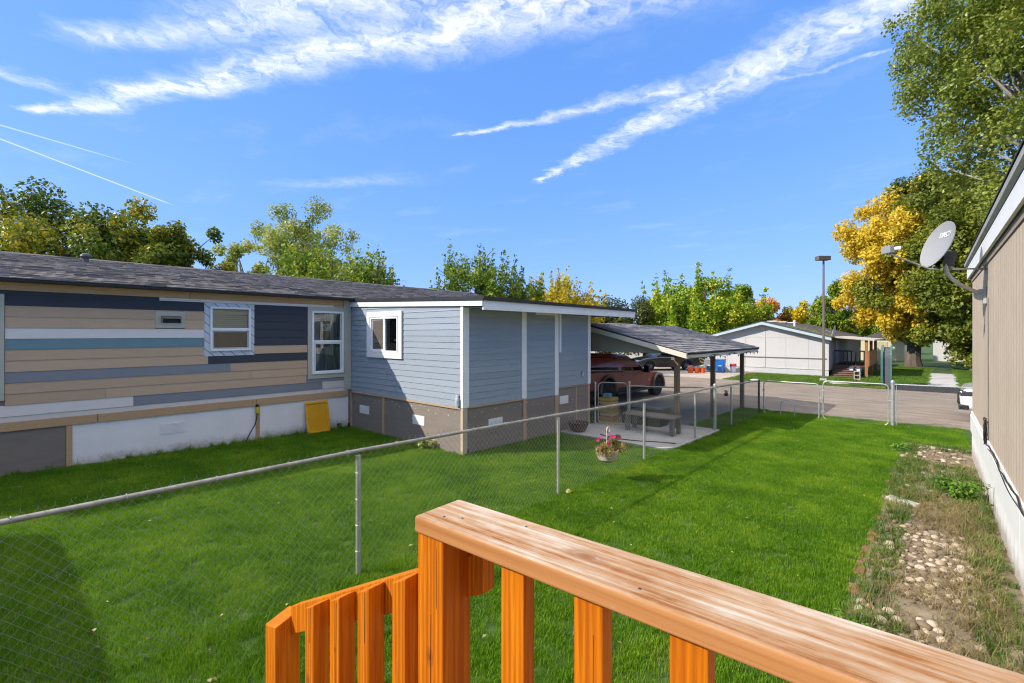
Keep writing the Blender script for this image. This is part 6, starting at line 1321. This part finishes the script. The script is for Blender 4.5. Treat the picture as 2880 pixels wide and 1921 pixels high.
# houses further back
fh = thing('grey_home', 'pale grey home with small windows seen under the carport roof', 'house', (-22, 47, -.13))
MB().box(-34, -17.5, 44, 50, -.2, 2.4).build('wall', mat('grey_home_wall', (.42, .40, .38), .8, .05, 2, (3, 3, 1)), fh)
MB().prism([(43.6, 2.4), (50.4, 2.4), (47, 3.4)], 'x', -34.3, -17.2).build('roof', mat('grey_home_roof', (.10, .10, .10), .9, .3, 4), fh)
for x in (-31, -28.5, -25.6, -23.2, -20.6, -18.9):
    o = MB().box(x, x + .7, 43.96, 44.0, .9, 1.7).build('window', m_vinyl, fh); MB().box(x + .07, x + .63, 43.94, 43.958, .97, 1.63).build('pane', m_cglass, o)
cs = thing('cream_shed', 'cream coloured shed behind the green shelter under the maple', 'shed', (-4.0, 56, -.13))
MB().box(-5.6, -2.4, 55.5, 59, -.3, 1.9).build('wall', mat('shed_cream', (.62, .56, .38), .8, .05, 2), cs); MB().prism([(-5.8, 1.9), (-2.2, 1.9), (-4.0, 2.6)], 'y', 55.3, 59.2).build('roof', mat('grey_home_roof', (.10, .10, .10)), cs); MB().box(-4.6, -3.6, 55.46, 55.498, -.3, 1.6).build('door', mat('shed_door', (.5, .45, .3), .8), cs)
fw = thing('white_trailer', 'white home glimpsed through the low boughs of the green maple', 'house', (4, 60, -.13))
MB().box(-.5, 12, 58, 64, -.2, 2.4).build('wall', m_wh, fw); MB().prism([(57.7, 2.4), (64.3, 2.4), (61, 3.2)], 'x', -.8, 12.3).build('roof', mat('grey_home_roof', (.10, .10, .10)), fw)
for x in (.6, 3.2, 6): MB().box(x, x + .9, 57.95, 57.999, .9, 1.7).build('window', m_cglass, fw)
# rocks and covers on the verge
for x, y, s, m, l_ in ((-7.2, 26.95, .3, m_conc, 'flat white stone at the far kerb of the street'), (-8.6, 32.0, .34, mat('rock_brown', (.24, .16, .12), .9, .3, 5), 'brown boulder in front of the white home'), (-9.0, 32.1, .26, mat('rock_brown', (.24, .16, .12)), 'smaller brown boulder left of the boulder by the white home')):
    me = stone_mesh(int(abs(x)*10)); me.materials.append(m); o = link('boulder', me); o.location = (x, y, -.134 + s*.2); o.scale = (s*1.7, s*1.2, s); tag(o, l_, 'rock')
tag(MB().lathe([(.42, 0), (.42, .05), (.38, .06), (.02, .06)], (-3.75, 28.4, -.134), n=18).build('utility_cover', m_conc, None, smooth=True), 'flat concrete utility cover in the verge beside the lamp', 'utility cover')
tag(MB().hexa([(-.60, 8.62, 0), (-.24, 8.50, 0), (-.19, 8.66, 0), (-.55, 8.80, 0)], [(-.59, 8.63, .055), (-.25, 8.51, .04), (-.20, 8.65, .04), (-.54, 8.79, .055)]).build('concrete_block', mat('block_pale', (.52, .49, .43), .9, .15, 5), None, bevel=.012), 'pale concrete block lying tilted at the left edge of the stone bed', 'block')
bpy.data.objects['concrete_block'].location.z = zg(8.6) + .01
eg = thing('brick_edging', 'row of sunken red bricks edging the stone bed along the lawn', 'edging', (-.62, 7, zg(7)))
for i in range(34):
    y = 4.4 + i*.215
    if y > 11.7: break
    if not (5.2 < y < 7.4 or i % 5 == 0): continue
    x = -.60 - .17*max(0, (y - 9)/5) - .045
    MB().box(x, x + .09, y, y + .20, zg(y) - .05, zg(y) + .006 + .014*math.sin(i*2.3)).build('brick', mat('edging_brick', (.30, .13, .08), .9, .3, 5, orand=.4), eg, bevel=.006)
# barrel-roofed shed added out of view on the left to cast the lawn shadow
gsd = thing('shadow_shed', 'unseen round-topped shed added past the left edge to cast the lawn shadow', 'shed', (-7.5, -3.4, zg(-3)))
rp = [(-9.5, -.1), (-5.2, -.1), (-5.2, 2.1)] + [(-7.35 + 2.15*math.cos(t), 2.1 + .28*math.sin(t)**.15) for t in np.linspace(.1, math.pi - .1, 11)] + [(-9.5, 2.1)]
MB().prism(rp, 'y', -4.8, -2.12).build('wall', mat('shadow_shed_wall', (.45, .40, .33), .8, .08, 2), gsd); MB().box(-7.9, -6.9, -2.119, -2.09, 0, 1.8).build('door', mat('shadow_shed_door', (.35, .30, .24), .8), gsd)
